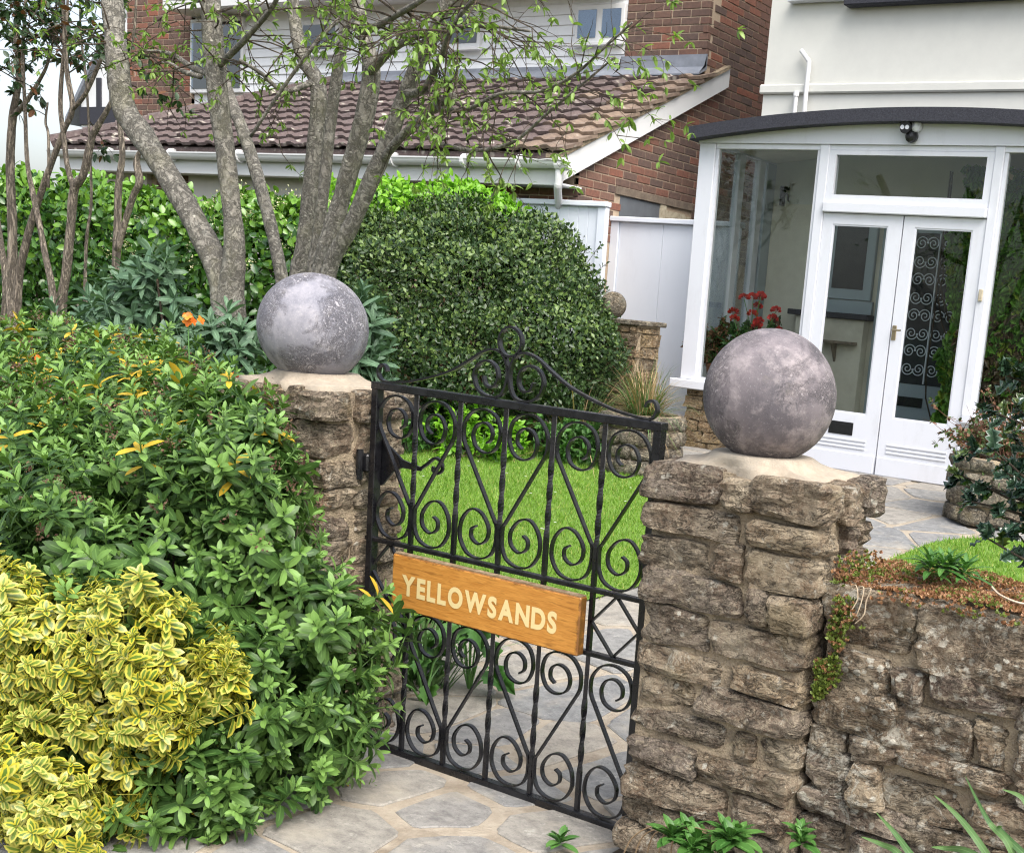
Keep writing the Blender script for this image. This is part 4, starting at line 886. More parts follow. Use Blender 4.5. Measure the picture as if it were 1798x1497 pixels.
def neighbour():
    t = thing('brick_house', 'brown brick house with a tiled lean-to roof and white upper boarding', 'house', (-11, 11, ZF))
    fl = obj('flank_wall', MB().prism([(YG, 0.2), (13.4, 0.2), (13.4, 6.2), (YN, 6.2), (YN, roof_z(YN) - 0.10), (YG, roof_z(YG) - 0.12)], 'x', XN - 0.25, XN), M['brick_mortar'], t)
    def keep(y, z, b0, b1):
        if z > roof_z(max(y, b1)) - 0.20 and b0 < YN: 
            if z < roof_z(YN) + 0.5 and y > YN - 0.02: pass
            else: return False
        if 9.93 < y < 11.2 and 2.22 < z < 2.70: return False
        return z > 2.15
    add_bricks(fl, 'x', XN, brick_wall(fl, 'x', XN, YG, 13.3, 2.02, 5.0, keep, 300, 1), 300)
    fb = obj('front_wall', MB().box(-8.2, XN - 0.251, YN, YN + 0.25, 0.2, 6.2), M['brick_mortar'], t)
    add_bricks(fb, 'y', YN, brick_wall(fb, 'y', YN, -8.2, XN + 0.006, 4.13, 5.05, lambda *a: True, 300, 1), 300)
    fb = obj('front_wall', MB().box(-16.6, -15.22, YN, YN + 0.25, 0.2, 6.2), M['brick_mortar'], t)
    add_bricks(fb, 'y', YN, brick_wall(fb, 'y', YN, -16.6, -15.22, 3.2, 5.2, lambda *a: True, 300, 1), 300)
    # garage front below the eaves
    gf = obj('garage_wall', MB().box(-14.3, XN - 0.25, YG, YG + 0.2, 0.2, 2.66), M['brick_mortar'], t)
    add_bricks(gf, 'y', YG, brick_wall(gf, 'y', YG, -9.1, XN, 2.0, 2.6, lambda *a: True, 0, 1) + brick_wall(gf, 'y', YG, -13.2, -12.6, 2.0, 2.6, lambda *a: True, 0, 1), 60)
    gd = obj('garage_door', MB().box(-12.5, -9.2, YG - 0.06, YG - 0.001, 0.5, 2.30), M['garage'], t); obj('door_head', MB().box(-12.55, -9.15, YG - 0.07, YG - 0.001, 2.315, 2.60), M['garage'], gd)
    gd2 = obj('garage_door', MB().box(-14.3, -13.3, YG - 0.06, YG - 0.001, 0.5, 2.60), M['garage'], t)
    # eaves: fascia, soffit, gutter, downpipe, verge board
    obj('soffit', MB().box(-14.55, -7.16, 9.0, YG - 0.001, 2.585, 2.60), M['white_dirty'], t)
    obj('fascia_board', MB().box(-14.55, -7.155, 8.975, 8.999, 2.575, 2.775, 0.003), M['upvc'], t)
    gt = MB(); n = 14; V = []; P = 36
    for i in range(P + 1):
        x = -14.62 + 7.60 * i / P
        for k in range(n):
            a = math.pi + math.pi * k / (n - 1); V.append((x, 8.915 + 0.056 * math.cos(a), 2.775 + 0.066 * math.sin(a)))
    gt.add(V, [(i * n + k, i * n + k + 1, (i + 1) * n + k + 1, (i + 1) * n + k) for i in range(P) for k in range(n - 1)])
    gt.box(-14.62, -7.02, 8.852, 8.863, 2.768, 2.782); gt.box(-14.62, -7.02, 8.967, 8.974, 2.768, 2.782)
    gu = obj('gutter', gt, M['upvc'], t)
    for x in (-13.5, -12.4, -11.3, -10.2, -9.1, -8.2, -7.55): obj('bracket', MB().tube([(x - 0.02, 8.915, 2.755), (x + 0.02, 8.915, 2.755)], 0.066, 14), M['upvc'], gu)
    obj('gutter_end', MB().tube([(-7.14, 8.915, 2.745), (-6.99, 8.915, 2.745)], [0.06, 0.052], 14), M['upvc'], gu)
    obj('downpipe', MB().tube(spline([(-7.12, 8.92, 2.72), (-7.12, 8.92, 2.60), (-7.15, 8.95, 2.54), (-7.30, 9.17, 2.42), (-7.33, 9.21, 2.36), (-7.33, 9.22, 2.0)], 5), 0.036, 12), M['upvc'], gu)
    vb = MB(); yy = (8.97, 11.62)
    vb.prism([(yy[0], roof_z(yy[0]) - 0.27), (yy[0] + 0.02, roof_z(yy[0]) - 0.055), (yy[1], roof_z(yy[1]) - 0.055), (yy[1], roof_z(yy[1]) - 0.235)], 'x', XN + 0.007 + 0.02, XN + 0.06); obj('verge_board', vb, M['upvc'], t)
    obj('verge_mortar', MB().prism([(8.94, roof_z(8.94) - 0.055), (8.94, roof_z(8.94) - 0.018), (11.60, roof_z(11.60) - 0.018), (11.60, roof_z(11.60) - 0.055)], 'x', XN - 0.10, XN + 0.075), M['mortar'], t)
    # roof deck and tiles
    rd = MB(); A = [(-14.6, 8.95), (XN + 0.02, 8.95), (XN + 0.02, YN), (-12.4, YN)]
    rd.add([(x, y, roof_z(y) - 0.02) for x, y in A] + [(x, y, roof_z(y) - 0.10) for x, y in A], [(0, 1, 2, 3), (7, 6, 5, 4), (0, 4, 5, 1), (1, 5, 6, 2), (2, 6, 7, 3), (3, 7, 4, 0)])
    rd.add([(-14.6, 8.95, roof_z(8.95) - 0.02), (-12.4, YN, roof_z(YN) - 0.02), (-14.6, YN + 1.5, roof_z(8.95) - 0.02)], (), [(0, 1, 2)])
    roof = obj('roof', rd, M['tile'], t)
    tw, gauge, tl = 0.25, 0.232, 0.29; sl = math.atan(0.479); prof = [(0.0, 0.014), (0.03, 0.022), (0.085, 0.022), (0.125, 0.0), (0.25, 0.004)]
    V = []
    for (u, th0) in ((0.0, 0.0), (tl, 0.0)):
        for (a, b) in prof: V.append((a, u, b + 0.046 - 0.040 * u / tl))
        for (a, b) in prof: V.append((a, u, b + 0.046 - 0.040 * u / tl - 0.03))
    n = len(prof); Q = []
    for k in range(n - 1): Q += [(k, k + 1, 2 * n + k + 1, 2 * n + k), (n + k, 3 * n + k, 3 * n + k + 1, n + k + 1), (k, n + k, n + k + 1, k + 1), (2 * n + k, 2 * n + k + 1, 3 * n + k + 1, 3 * n + k)]
    Q += [(0, 2 * n, 3 * n, n), (n - 1, 2 * n - 1, 4 * n - 1, 3 * n - 1)]
    tm = [npmesh('tile', V, np.array(Q), smooth=False) for _ in range(2)]; tm[0].materials.append(M['tile']); tm[1].materials.append(M['tile_pale'])
    rnd = random.Random(6); pos = []
    R0 = Matrix.Rotation(sl, 4, 'X'); row = 0; y = 8.93; cs = math.cos(sl)
    while y < YN - 0.02:
        cols = int((XN + 0.09 + 14.6) / tw) + 1
        for c in range(cols):
            x = XN + 0.10 - (c + 1) * tw
            if x < -14.7 + (y - 8.95) * 0.93: continue
            pos.append((x, y, c, row))
        y += gauge * cs; row += 1
    pos.sort(key=lambda p: (Vector((p[0], p[1], roof_z(p[1]))) - CAM).length); rest = MB()
    for i, (x, y, c, r_) in enumerate(pos):
        pale = c == 0 or (c == 1 and rnd.random() < 0.75) or (c == 2 and rnd.random() < 0.35) or (c == 3 and rnd.random() < 0.12)
        Mx = Matrix.Translation((x, y + rnd.uniform(-0.006, 0.006), roof_z(y) - 0.012 + rnd.uniform(0, 0.006))) @ R0 @ Matrix.Rotation(rnd.uniform(-0.02, 0.02), 4, 'Z')
        if i < 300: inst('roof_tile', tm[1] if pale else tm[0], Mx, roof)
        else: rest.add(np.array([(Mx @ Vector(v))[:] for v in V]), Q)
    if rest.n: tag(obj('far_tiles', rest, M['tile'], roof), None, kind='stuff')
    # hip tiles at the far end
    for k in range(9):
        s = k / 9; a = Vector((-14.62 + 2.2 * s, 8.93 + 2.28 * s, roof_z(8.93 + 2.28 * s) + 0.02)); b = a + Vector((2.2, 2.28, 2.28 * 0.479)) / 8.2
        obj('hip_tile', MB().tube([a, b], [0.085, 0.07], 8), M['tile'], roof)
    obj('flashing', MB().prism([(YN - 0.16, roof_z(YN - 0.16) + 0.04), (YN - 0.012, 3.99), (YN - 0.012, 4.06), (YN - 0.03, 4.06), (YN - 0.04, 4.02), (YN - 0.16, roof_z(YN - 0.16) + 0.055)], 'x', -12.4, -8.23), M['lead'], t); obj('flashing', MB().prism([(YN - 0.15, roof_z(YN - 0.15) + 0.04), (YN - 0.012, 3.99), (YN - 0.012, 4.14), (YN - 0.025, 4.14), (YN - 0.03, 4.02), (YN - 0.15, roof_z(YN - 0.15) + 0.055)], 'x', -8.229, -7.17), M['lead'], t)
    # upper storey: weatherboards, windows, eaves
    ub = obj('boarded_wall', MB().box(-15.2, -8.2, YN + 0.03, YN + 0.2, 3.2, 5.5), M['white_dirty'], t)
    for k in range(9):
        z = 3.75 + k * 0.105
        obj('weatherboard', MB().prism([(YN + 0.029, z), (YN - 0.006, z), (YN + 0.012, z + 0.104), (YN + 0.029, z + 0.104)], 'x', -14.17, -8.21), M['white_dirty'], ub)
    def win(x0, x1, z0, z1, cuts):
        f = obj('window', MB().box(x0, x1, YN - 0.045, YN + 0.028, z0, z1, 0.004), M['upvc'], t)
        xs = [x0] + cuts + [x1]
        for a, b in zip(xs, xs[1:]): 
            obj('pane', MB().box(a + 0.04, b - 0.04, YN - 0.052, YN - 0.046, z0 + 0.05, z1 - 0.05), M['glass_dark'], f)
            obj('blind', MB().box(a + 0.04, b - 0.04, YN - 0.0455, YN - 0.0452, z0 + 0.05, z1 - 0.05), M['curtain'], f)
        return f
    win(-15.2, -14.16, 3.85, 4.76, [-14.72]); 
    for (a, b, z0, z1) in ((528, 592, 4.28, 4.66), (772, 842, 4.28, 4.66), (1008, 1094, 4.28, 4.66)):
        x0, x1 = at(a, 70, YN - 0.045).x, at(b, 60, YN - 0.045).x; f = win(x0, x1, z0, z1, [(x0 + x1) / 2] if b > 1000 else []); obj('sill', MB().box(x0 - 0.05, x1 + 0.05, YN - 0.10, YN - 0.046, z0 - 0.035, z0 - 0.001, 0.004), M['upvc'], f)
    obj('eaves_soffit', MB().box(-15.22, -8.22, YN - 0.42, YN + 0.03, 4.80, 4.82), M['white_dirty'], t); obj('eaves_fascia', MB().box(-15.22, -8.22, YN - 0.44, YN - 0.421, 4.78, 5.02, 0.003), M['upvc'], t)
    # blocked window in the flank: timber lintel, grey board, cream frame
    ln = obj('lintel', MB().box(XN - 0.04, XN + 0.022, 9.86, 11.20, 2.615, 2.69, 0.004), M['timber'], t)
    obj('grey_board', MB().box(XN - 0.02, XN + 0.003, 9.95, 10.62, 2.2, 2.612), M['greyboard'], t)
    fr = MB(); fr.box(XN - 0.02, XN + 0.018, 10.622, 10.72, 2.2, 2.612).box(XN - 0.02, XN + 0.018, 11.08, 11.17, 2.2, 2.55).box(XN - 0.02, XN + 0.012, 10.721, 11.079, 2.50, 2.57).box(XN - 0.02, XN + 0.012, 10.721, 11.079, 2.36, 2.43).box(XN - 0.02, XN - 0.001, 10.721, 11.079, 2.2, 2.499); obj('cream_frame', fr, M['cream_timber'], t)
neighbour()

def far_house():
    t = thing('timbered_house', 'distant white gabled house with black timbers behind the bare stems', 'house', (-38.5, 26.5, 0))
    g = [(-41.2, 26), (-36.5, 26)]; ap = (-38.2, 10.2)
    obj('wall', MB().prism([(-40.9, 0), (-35.5, 0), (-35.5, 6.6), (-38.2, 9.9), (-40.9, 6.6)], 'y', 26.0, 30), M['white_dirty'], t)
    obj('roof', MB().prism([(-41.5, 5.95), (-38.2, 9.95), (-38.2, 10.15), (-41.5, 6.15)], 'y', 25.8, 30.2), M['lead'], t); obj('roof', MB().prism([(-34.9, 5.95), (-38.2, 9.95), (-38.2, 10.15), (-34.9, 6.15)], 'y', 25.8, 30.2), M['lead'], t)
    obj('timber', MB().box(-40.9, -35.5, 25.93, 25.999, 5.95, 6.5), M['felt'], t)
    for x in (-40.0, -39.3, -38.3, -37.2): obj('timber', MB().box(x, x + 0.22, 25.94, 25.999, 6.501, 7.4 if x < -39.5 else (8.2 if x < -39 else 9.0)), M['felt'], t)
far_house()

# ------------------------------------------------------------------ leaves
def leaf_tpl(W=0.3, fold=0.12, curl=0.15, blunt=0.0):
    t = [(0, 0, 0), (0, .35, 0), (0, .7, 0), (0, 1, 0), (-W * .72, .2, 0), (W * .72, .2, 0), (-W, .5, 0), (W, .5, 0), (-W * (.66 + blunt), .8, 0), (W * (.66 + blunt), .8, 0)]
    V = np.array(t, dtype=float); V[4:8, 2] = fold * W * 2.0; V[8:, 2] = fold * W * 1.4; V[:, 2] -= curl * V[:, 1] ** 2
    T = np.array([(0, 1, 4), (1, 6, 4), (1, 2, 6), (2, 8, 6), (2, 3, 8), (0, 5, 1), (1, 5, 7), (1, 7, 2), (2, 7, 9), (2, 9, 3)]); e = np.array([0, 0, 0, .9, 1, 1, 1, 1., 1, 1])
    return V, T, e
def small_tpl(W=0.3, fold=0.2, curl=0.1):
    V = np.array([(0, 0, 0), (-W, .5, fold * W), (W, .5, fold * W), (0, 1, -curl), (0, .5, -0.02)], dtype=float)
    return V, np.array([(0, 4, 1), (4, 3, 1), (0, 2, 4), (4, 2, 3)]), np.array([0, 1, 1, .9, 0.])
def holly_tpl():
    o = [(.10, .16), (.20, .40), (.34, .20), (.50, .44), (.64, .20), (.80, .34), (.90, .10)]
    V = [(0, 0, 0), (0, .3, .03), (0, .55, .03), (0, .8, 0.0), (0, 1.05, -.06)]; e = [0, 0, 0, 0, .9]; T = []
    for s in (-1, 1):
        base = len(V)
        for i, (t, w) in enumerate(o): V.append((s * w, t, .10 * (1 if i % 2 else -0.3))); e.append(1)
        ch = [(0, 0), (0, 1), (1, 2), (1, 3), (2, 4), (2, 5), (3, 6)]
        mids = [0, 1, 1, 2, 2, 3, 3, 4]
        for i in range(6):
            m0, m1 = mids[i], mids[i + 1]
            T.append((m0, base + i, base + i + 1))
            if m1 != m0: T.append((m0, base + i + 1, m1))
        T.append((0, base, base)); T.pop(); T.append((3, base + 6, 4))
    return np.array(V), np.array(T), np.array(e, dtype=float)
def lobed_tpl():
    o = [(-.10, .28), (.12, .46), (.34, .34), (.55, .42), (.72, .20)]
    V = [(0, 0, 0), (0, .35, -.02), (0, .65, -.02), (0, 1, -.1)]; e = [0, 0, 0, .9]; T = []
    for s in (-1, 1):
        b = len(V)
        for (t, w) in o: V.append((s * w, t, .05)); e.append(1)
        T += [(0, b, b + 1), (0, b + 1, 1), (1, b + 1, b + 2), (1, b + 2, 2), (2, b + 2, b + 3), (2, b + 3, b + 4), (2, b + 4, 3)]
    return np.array(V), np.array(T), np.array(e, dtype=float)
LEAF = leaf_tpl(); SMALL = small_tpl(0.28)

def frames(d, up):
    d = d / np.maximum(np.linalg.norm(d, axis=1, keepdims=True), 1e-9); s = np.cross(d, up); l = np.linalg.norm(s, axis=1, keepdims=True)
    bad = l[:, 0] < 1e-3; s[bad] = np.cross(d[bad], np.array([1.0, 0.3, 0.2])); s /= np.maximum(np.linalg.norm(s, axis=1, keepdims=True), 1e-9)
    return s, d, np.cross(s, d)
def scatter(tpl, pos, d, up, sc, rnd=None, kind=None):
    V, T, e = tpl; n = len(pos); s, dd, nn = frames(np.asarray(d, float), np.asarray(up, float)); sc = np.broadcast_to(np.asarray(sc, float), (n,))
    out = pos[:, None, :] + sc[:, None, None] * (V[None, :, 0:1] * s[:, None, :] + V[None, :, 1:2] * dd[:, None, :] + V[None, :, 2:3] * nn[:, None, :])
    A = np.zeros((n, len(V), 3)); A[:, :, 0] = (RNG.random(n) if rnd is None else rnd)[:, None]; A[:, :, 1] = e[None, :]; A[:, :, 2] = 0 if kind is None else np.asarray(kind)[:, None]
    F = T[None] + (np.arange(n) * len(V))[:, None, None]
    return out.reshape(-1, 3), F.reshape(-1, 3), A.reshape(-1, 3)
class Acc:
    def __init__(self): self.V = []; self.F = []; self.A = []; self.n = 0
    def add(self, V, F, A): self.V.append(V); self.F.append(F + self.n); self.A.append(A); self.n += len(V); return self
    def mesh(self, name): return npmesh(name, np.concatenate(self.V), np.concatenate(self.F), np.concatenate(self.A))
def rdir(n): v = RNG.normal(size=(n, 3)); return v / np.linalg.norm(v, axis=1, keepdims=True)

def sprig_mesh(pairs, L, W, spacing, a0, a1, seed, whorl=2, odd=0.0, young=0, stem=True, curl=0.25, fold=0.12):
    """shoot that points along +z: pairs of leaves turned by 90 degrees, spreading a0 (lowest) to a1 (tip)"""
    rnd = np.random.default_rng(seed); tpl = leaf_tpl(W, fold, curl, 0.12); P = []; D = []; U = []; S = []; K = []
    H = spacing * pairs
    for k in range(pairs):
        s = k / max(1, pairs - 1); z = spacing * k; ang = math.radians(a0 + (a1 - a0) * s ** 1.3); ln = L * (0.85 + 0.25 * math.sin(math.pi * min(1, s + 0.15))) * (1 if s < 0.7 else 1 - 0.85 * (s - 0.7))
        for q in range(whorl):
            th = k * math.pi / 2 + q * 2 * math.pi / whorl + rnd.normal(0, 0.16); a = ang + rnd.normal(0, 0.12)
            d = np.array([math.cos(th) * math.sin(a), math.sin(th) * math.sin(a), math.cos(a)])
            P.append((0.003 * d[0], 0.003 * d[1], z - H)); D.append(d); U.append((-math.cos(th) * math.cos(a), -math.sin(th) * math.cos(a), math.sin(a) + 1e-3)); S.append(ln * rnd.uniform(0.85, 1.12))
            K.append(1.0 if (rnd.random() < odd and s < 0.6) else (0.6 if s > 1 - young else 0.0))
    V, F, A = scatter(tpl, np.array(P), np.array(D), np.array(U), np.array(S), rnd.random(len(P)) * 0.35, np.array(K))
    if stem:
        m = MB().tube([(0, 0, -H - 0.05), (0, 0, -H * 0.4), (0, 0, 0)], [0.0028, 0.0022, 0.0012], 4, False); sv = np.concatenate(m.v); q = np.concatenate(m.q)
        tr = np.concatenate([q[:, [0, 1, 2]], q[:, [0, 2, 3]]]); F = np.concatenate([F, tr + len(V)]); V = np.concatenate([V, sv]); A = np.concatenate([A, np.tile([0.1, 0.5, 0.3], (len(sv), 1))])
    return V, F, A

def blob_points(ells, dens, mind, zmin=0.05, amp=0.05, freq=4.0, shrink=1.0, seed=1, bumps=True):
    rng = np.random.default_rng(seed); P = []; N = []
    for i, (c, r) in enumerate(ells):
        c = np.array(c, float); r = np.array(r, float) * shrink; area = 4 * math.pi * ((r[0] * r[1]) ** 1.6 / 3 + (r[0] * r[2]) ** 1.6 / 3 + (r[1] * r[2]) ** 1.6 / 3) ** (1 / 1.6)
        n = int(area * dens); u = rng.normal(size=(n, 3)); u /= np.linalg.norm(u, axis=1, keepdims=True)
        p = c + u * r; nn = u / r; nn /= np.linalg.norm(nn, axis=1, keepdims=True)
        k = p[:, 2] > zmin
        for j, (c2, r2) in enumerate(ells):
            if j != i: k &= (((p - np.array(c2)) / (np.array(r2) * shrink)) ** 2).sum(1) > 0.93
        P.append(p[k]); N.append(nn[k])
    P = np.concatenate(P); N = np.concatenate(N)
    o = rng.permutation(len(P)); P = P[o]; N = N[o]
    if mind > 0:
        cells = {}; keep = []; g = mind
        for i, p in enumerate(P):
            key = tuple((p // g).astype(int)); ok = True
            for a in (-1, 0, 1):
                for b in (-1, 0, 1):
                    for c_ in (-1, 0, 1):
                        for j in cells.get((key[0] + a, key[1] + b, key[2] + c_), ()):
                            if ((P[j] - p) ** 2).sum() < mind * mind: ok = False; break
                        if not ok: break
                    if not ok: break
                if not ok: break
            if ok: keep.append(i); cells.setdefault(key, []).append(i)
        P = P[keep]; N = N[keep]
    if amp: P = P + N * np.array([amp * noise.noise((p[0] * freq, p[1] * freq, p[2] * freq)) for p in P])[:, None]
    return P, N
def axis_mats(P, D, sc, rng):
    out = []
    for p, d, s in zip(P, D, sc):
        d = Vector(d).normalized(); q = d.to_track_quat('Z', 'Y').to_matrix().to_4x4(); out.append(Matrix.Translation(Vector(p)) @ q @ Matrix.Rotation(rng.uniform(0, 6.28), 4, 'Z') @ Matrix.Scale(s, 4))
    return out
def apply_mats(acc, tplVFA, mats):
    V, F, A = tplVFA
    for m in mats:
        R3 = np.array(m.to_3x3()); a = A.copy(); a[:, 0] = (a[:, 0] + RNG.random()) % 1.0; acc.add(V @ R3.T + np.array(m.translation), F, a)
def view_order(P, N):
    v = np.array(CAM)[None] - P; dist = np.linalg.norm(v, axis=1); f = (v / dist[:, None] * N).sum(1)
    d = P - np.array(CAM); zc = d @ np.array(FWD); px = PX + FPX * (d @ np.array(RIGHT)) / zc; py = PY - FPX * (d @ np.array(UP)) / zc
    inview = (zc > 0) & (px > -40) & (px < 1840) & (py > -40) & (py < 1540); score = np.where(f > 0.0, 0, 6) + np.where(inview, 0, 20) + dist
    return np.argsort(score)

def shrub(root, mat, ells, tpls, nobj, dens, mind, droop, up, sc, layers, name='sprig', zmin=0.05, amp=0.05, seed=1, drop=None, loose=0.05, pick=None):
    """shoots over the surface of a leafy mass: those that show largest are parts, the rest one joined part"""
    rng = random.Random(seed); P, N = blob_points(ells, dens, mind, zmin, amp, seed=seed)
    if drop is not None:
        k = np.array([not drop(p) for p in P]); P = P[k]; N = N[k]
    P = P + N * RNG.uniform(-0.05, loose, (len(P), 1)); o = view_order(P, N); P = P[o]; N = N[o]; D = N + np.array([0, 0, up]) + RNG.normal(0, 0.36, P.shape); mats = axis_mats(P, D, RNG.uniform(sc[0], sc[1], len(P)), rng)
    meshes = []
    for tp in tpls:
        me = npmesh(name, *tp); me.materials.append(mat); meshes.append(me)
    pk = (lambda m: rng.randrange(len(tpls))) if pick is None else (lambda m: pick(m.translation, rng))
    for m in mats[:nobj]: inst(name, meshes[pk(m)], m, root)
    acc = Acc(); grp = {}
    for m in mats[nobj:]: apply_mats(acc, tpls[pk(m)], [m])
    for (shr, dd, md) in layers:
        P, N = blob_points(ells, dd, md, zmin, amp, shrink=shr, seed=seed + 5)
        if drop is not None:
            k = np.array([not drop(p) for p in P]); P = P[k]; N = N[k]
        D = N + np.array([0, 0, up]) + RNG.normal(0, 0.4, P.shape)
        for m in axis_mats(P, D, RNG.uniform(sc[0], sc[1], len(P)), rng): apply_mats(acc, tpls[pk(m)], [m])
    if acc.n: tag(obj('foliage', acc.mesh('foliage'), mat, root), None, kind='stuff')

# ------------------------------------------------------------------ front shrubs
HEBE = [((-2.93, 2.52, 0.36), (0.30, 0.24, 0.42)), ((-3.16, 2.45, 0.68), (0.36, 0.24, 0.44)), ((-3.55, 2.60, 0.62), (0.50, 0.34, 0.56)), ((-4.15, 2.95, 0.70), (0.62, 0.45, 0.53)), ((-4.85, 3.25, 0.72), (0.65, 0.55, 0.54)),
        ((-5.6, 3.4, 0.72), (0.7, 0.6, 0.54)), ((-2.95, 2.33, 0.30), (0.30, 0.22, 0.36)), ((-2.86, 2.17, 0.15), (0.23, 0.15, 0.28)), ((-3.14, 2.58, 0.98), (0.17, 0.12, 0.22)), ((-3.42, 2.62, 1.02), (0.2, 0.13, 0.22)), ((-3.4, 2.2, 0.45), (0.42, 0.3, 0.5)), ((-4.0, 2.4, 0.5), (0.5, 0.4, 0.55)), ((-4.7, 2.75, 0.55), (0.55, 0.45, 0.6))]
def near_pillar(p):
    return (-3.64 < p[0] < -3.06 and p[1] > 2.74 and p[1] < 3.2) or (p[0] > -3.1 and p[1] > 2.78)
hb = thing('hebe_shrub', 'large glossy green shrub with yellowing leaves spilling over the gate pillar', 'shrub', (-4.0, 2.7, 0))
ht = [sprig_mesh(7, 0.064, 0.185, 0.0115, 92, 24, s, young=0.25) for s in (1, 2, 3)] + [sprig_mesh(8, 0.058, 0.19, 0.012, 98, 25, 4, young=0.2), sprig_mesh(6, 0.060, 0.18, 0.012, 85, 25, 5, odd=0.22, young=0.3), sprig_mesh(8, 0.054, 0.20, 0.011, 90, 22, 6, young=0.35), sprig_mesh(7, 0.06, 0.19, 0.012, 92, 26, 7, young=0.2), sprig_mesh(12, 0.058, 0.18, 0.014, 100, 26, 8, young=0.3), sprig_mesh(13, 0.05, 0.2, 0.0125, 100, 24, 9, young=0.35), sprig_mesh(5, 0.05, 0.2, 0.011, 80, 20, 10, young=0.5), sprig_mesh(8, 0.064, 0.18, 0.014, 95, 30, 11, odd=0.35, young=0.6)]
GOLD = (4, len(ht) - 1); PLAIN = [i for i in range(len(ht)) if i not in GOLD]
def pick_hebe(p, rng):
    gold = max(0.0, min(0.3, (p.z - 0.9) * 0.8 + (-p.x - 3.6) * 0.12)) if p.z > 0.7 else 0.01
    return rng.choice(GOLD) if rng.random() < gold else rng.choice(PLAIN)
shrub(hb, M['hebe'], HEBE, ht, 300, 1000, 0.055, 0, 0.5, (0.58, 1.2), ((0.89, 420, 0.06), (0.76, 240, 0.08)), seed=3, drop=near_pillar, amp=0.16, loose=0.08, pick=pick_hebe)
st = MB(); rs = random.Random(12)
for k in range(70):
    b = Vector((rs.uniform(-4.8, -2.95), rs.uniform(2.3, 2.75), 0.02)); e = b + Vector((rs.uniform(-0.35, 0.35), rs.uniform(-0.25, 0.3), rs.uniform(0.5, 0.95))); mid = (b + e) / 2 + Vector((rs.uniform(-0.1, 0.1), rs.uniform(-0.1, 0.1), 0))
    if near_pillar(e): continue
    st.tube(spline([b, mid, e], 3), [0.007, 0.006, 0.006, 0.005, 0.004, 0.004, 0.003], 5, False)
tag(obj('stems', st, M['twig'], hb), None, kind='stuff')
# spent brown flower heads dotted over the top
P, N = blob_points(HEBE, 110, 0.085, 0.80, 0.12, seed=44); sh = Acc()
for p, nn in zip(P, N):
    if near_pillar(p) or rs.random() < 0.35: continue
    n = 26; q = p + nn * 0.025 + RNG.normal(0, 0.012, (n, 3)); V, F, A = scatter(SMALL, q, rdir(n) + nn, rdir(n), 0.013); sh.add(V, F, A)
brown = m_leaf('spent_flower', (0.075, 0.036, 0.022), (0.17, 0.10, 0.055), 0.7, 0.0, 0.0)
tag(obj('spent_flowers', sh.mesh('spent_flowers'), brown, hb), None, kind='stuff')

VARI = [((-2.95, 2.02, 0.46), (0.22, 0.13, 0.25)), ((-3.15, 1.97, 0.32), (0.27, 0.17, 0.34)), ((-3.38, 1.92, 0.45), (0.28, 0.2, 0.27)), ((-3.1, 1.84, 0.10), (0.24, 0.2, 0.25)), ((-3.55, 1.8, 0.25), (0.34, 0.24, 0.36)), ((-2.76, 2.13, 0.50), (0.09, 0.08, 0.12))]
vr = thing('variegated_shrub', 'yellow and green variegated shrub growing in front of the plain green one', 'shrub', (-3.05, 1.9, 0))
vt = [sprig_mesh(9, 0.050, 0.26, 0.0095, 95, 48, s, curl=0.3, fold=0.15) for s in (21, 22, 23)] + [sprig_mesh(11, 0.045, 0.26, 0.0095, 98, 50, 24, curl=0.28, fold=0.15), sprig_mesh(8, 0.055, 0.25, 0.010, 92, 46, 25, curl=0.28, fold=0.16)]
shrub(vr, M['vari'], VARI, vt, 280, 1300, 0.044, 0, 0.35, (0.5, 0.92), ((0.88, 600, 0.045), (0.75, 250, 0.07)), seed=8, amp=0.12, loose=0.06)

def bloom(name, label, c, mat, n, size, height, group=None):
    t = thing(name, label, 'flower', (c[0], c[1], c[2] - height), group)
    obj('stem', MB().tube([(c[0], c[1], c[2] - height), (c[0] + 0.01, c[1], c[2] - height / 2), c], 0.003, 5), M['weed'], t)
    c = np.array(c)
    for k in range(n):
        q = c + RNG.normal(0, size * 0.55, 3) * np.array([1, 1, 0.6]); d = q - c + np.array([0, 0, 0.01]); acc = Acc(); nn = d / np.linalg.norm(d) + np.array([0.1, -0.3, 0.5]); nn /= np.linalg.norm(nn)
        u = np.cross(nn, (0, 0, 1)); u /= np.linalg.norm(u); w = np.cross(nn, u); D = np.array([u, w, -u, -w]) + nn * 0.35
        acc.add(*scatter(leaf_tpl(0.42, 0.05, 0.2), np.tile(q, (4, 1)), D, np.tile(nn, (4, 1)), size * 0.62)); obj('blossom', acc.mesh('blossom'), mat, t)
    return t
for (px, py, Y, mt, n, sz, lb) in ((330, 557, 3.35, 'orange', 9, 0.034, 'orange wallflower head standing clear above the green shrub near the trunk'), (66, 628, 3.1, 'orange', 6, 0.026, 'orange wallflower head among yellowing leaves, farthest from the pillar'),
                                   (245, 640, 3.05, 'darkred', 8, 0.028, 'dark red wallflower head sunk in the green shrub'), (410, 662, 3.2, 'darkred', 6, 0.026, 'dark red wallflower head at the foot of the tree trunk beside the ball')):
    bloom('wallflower', lb, at(px, py, Y)[:], M[mt], n, sz, 0.35, 'wallflowers in the shrub')

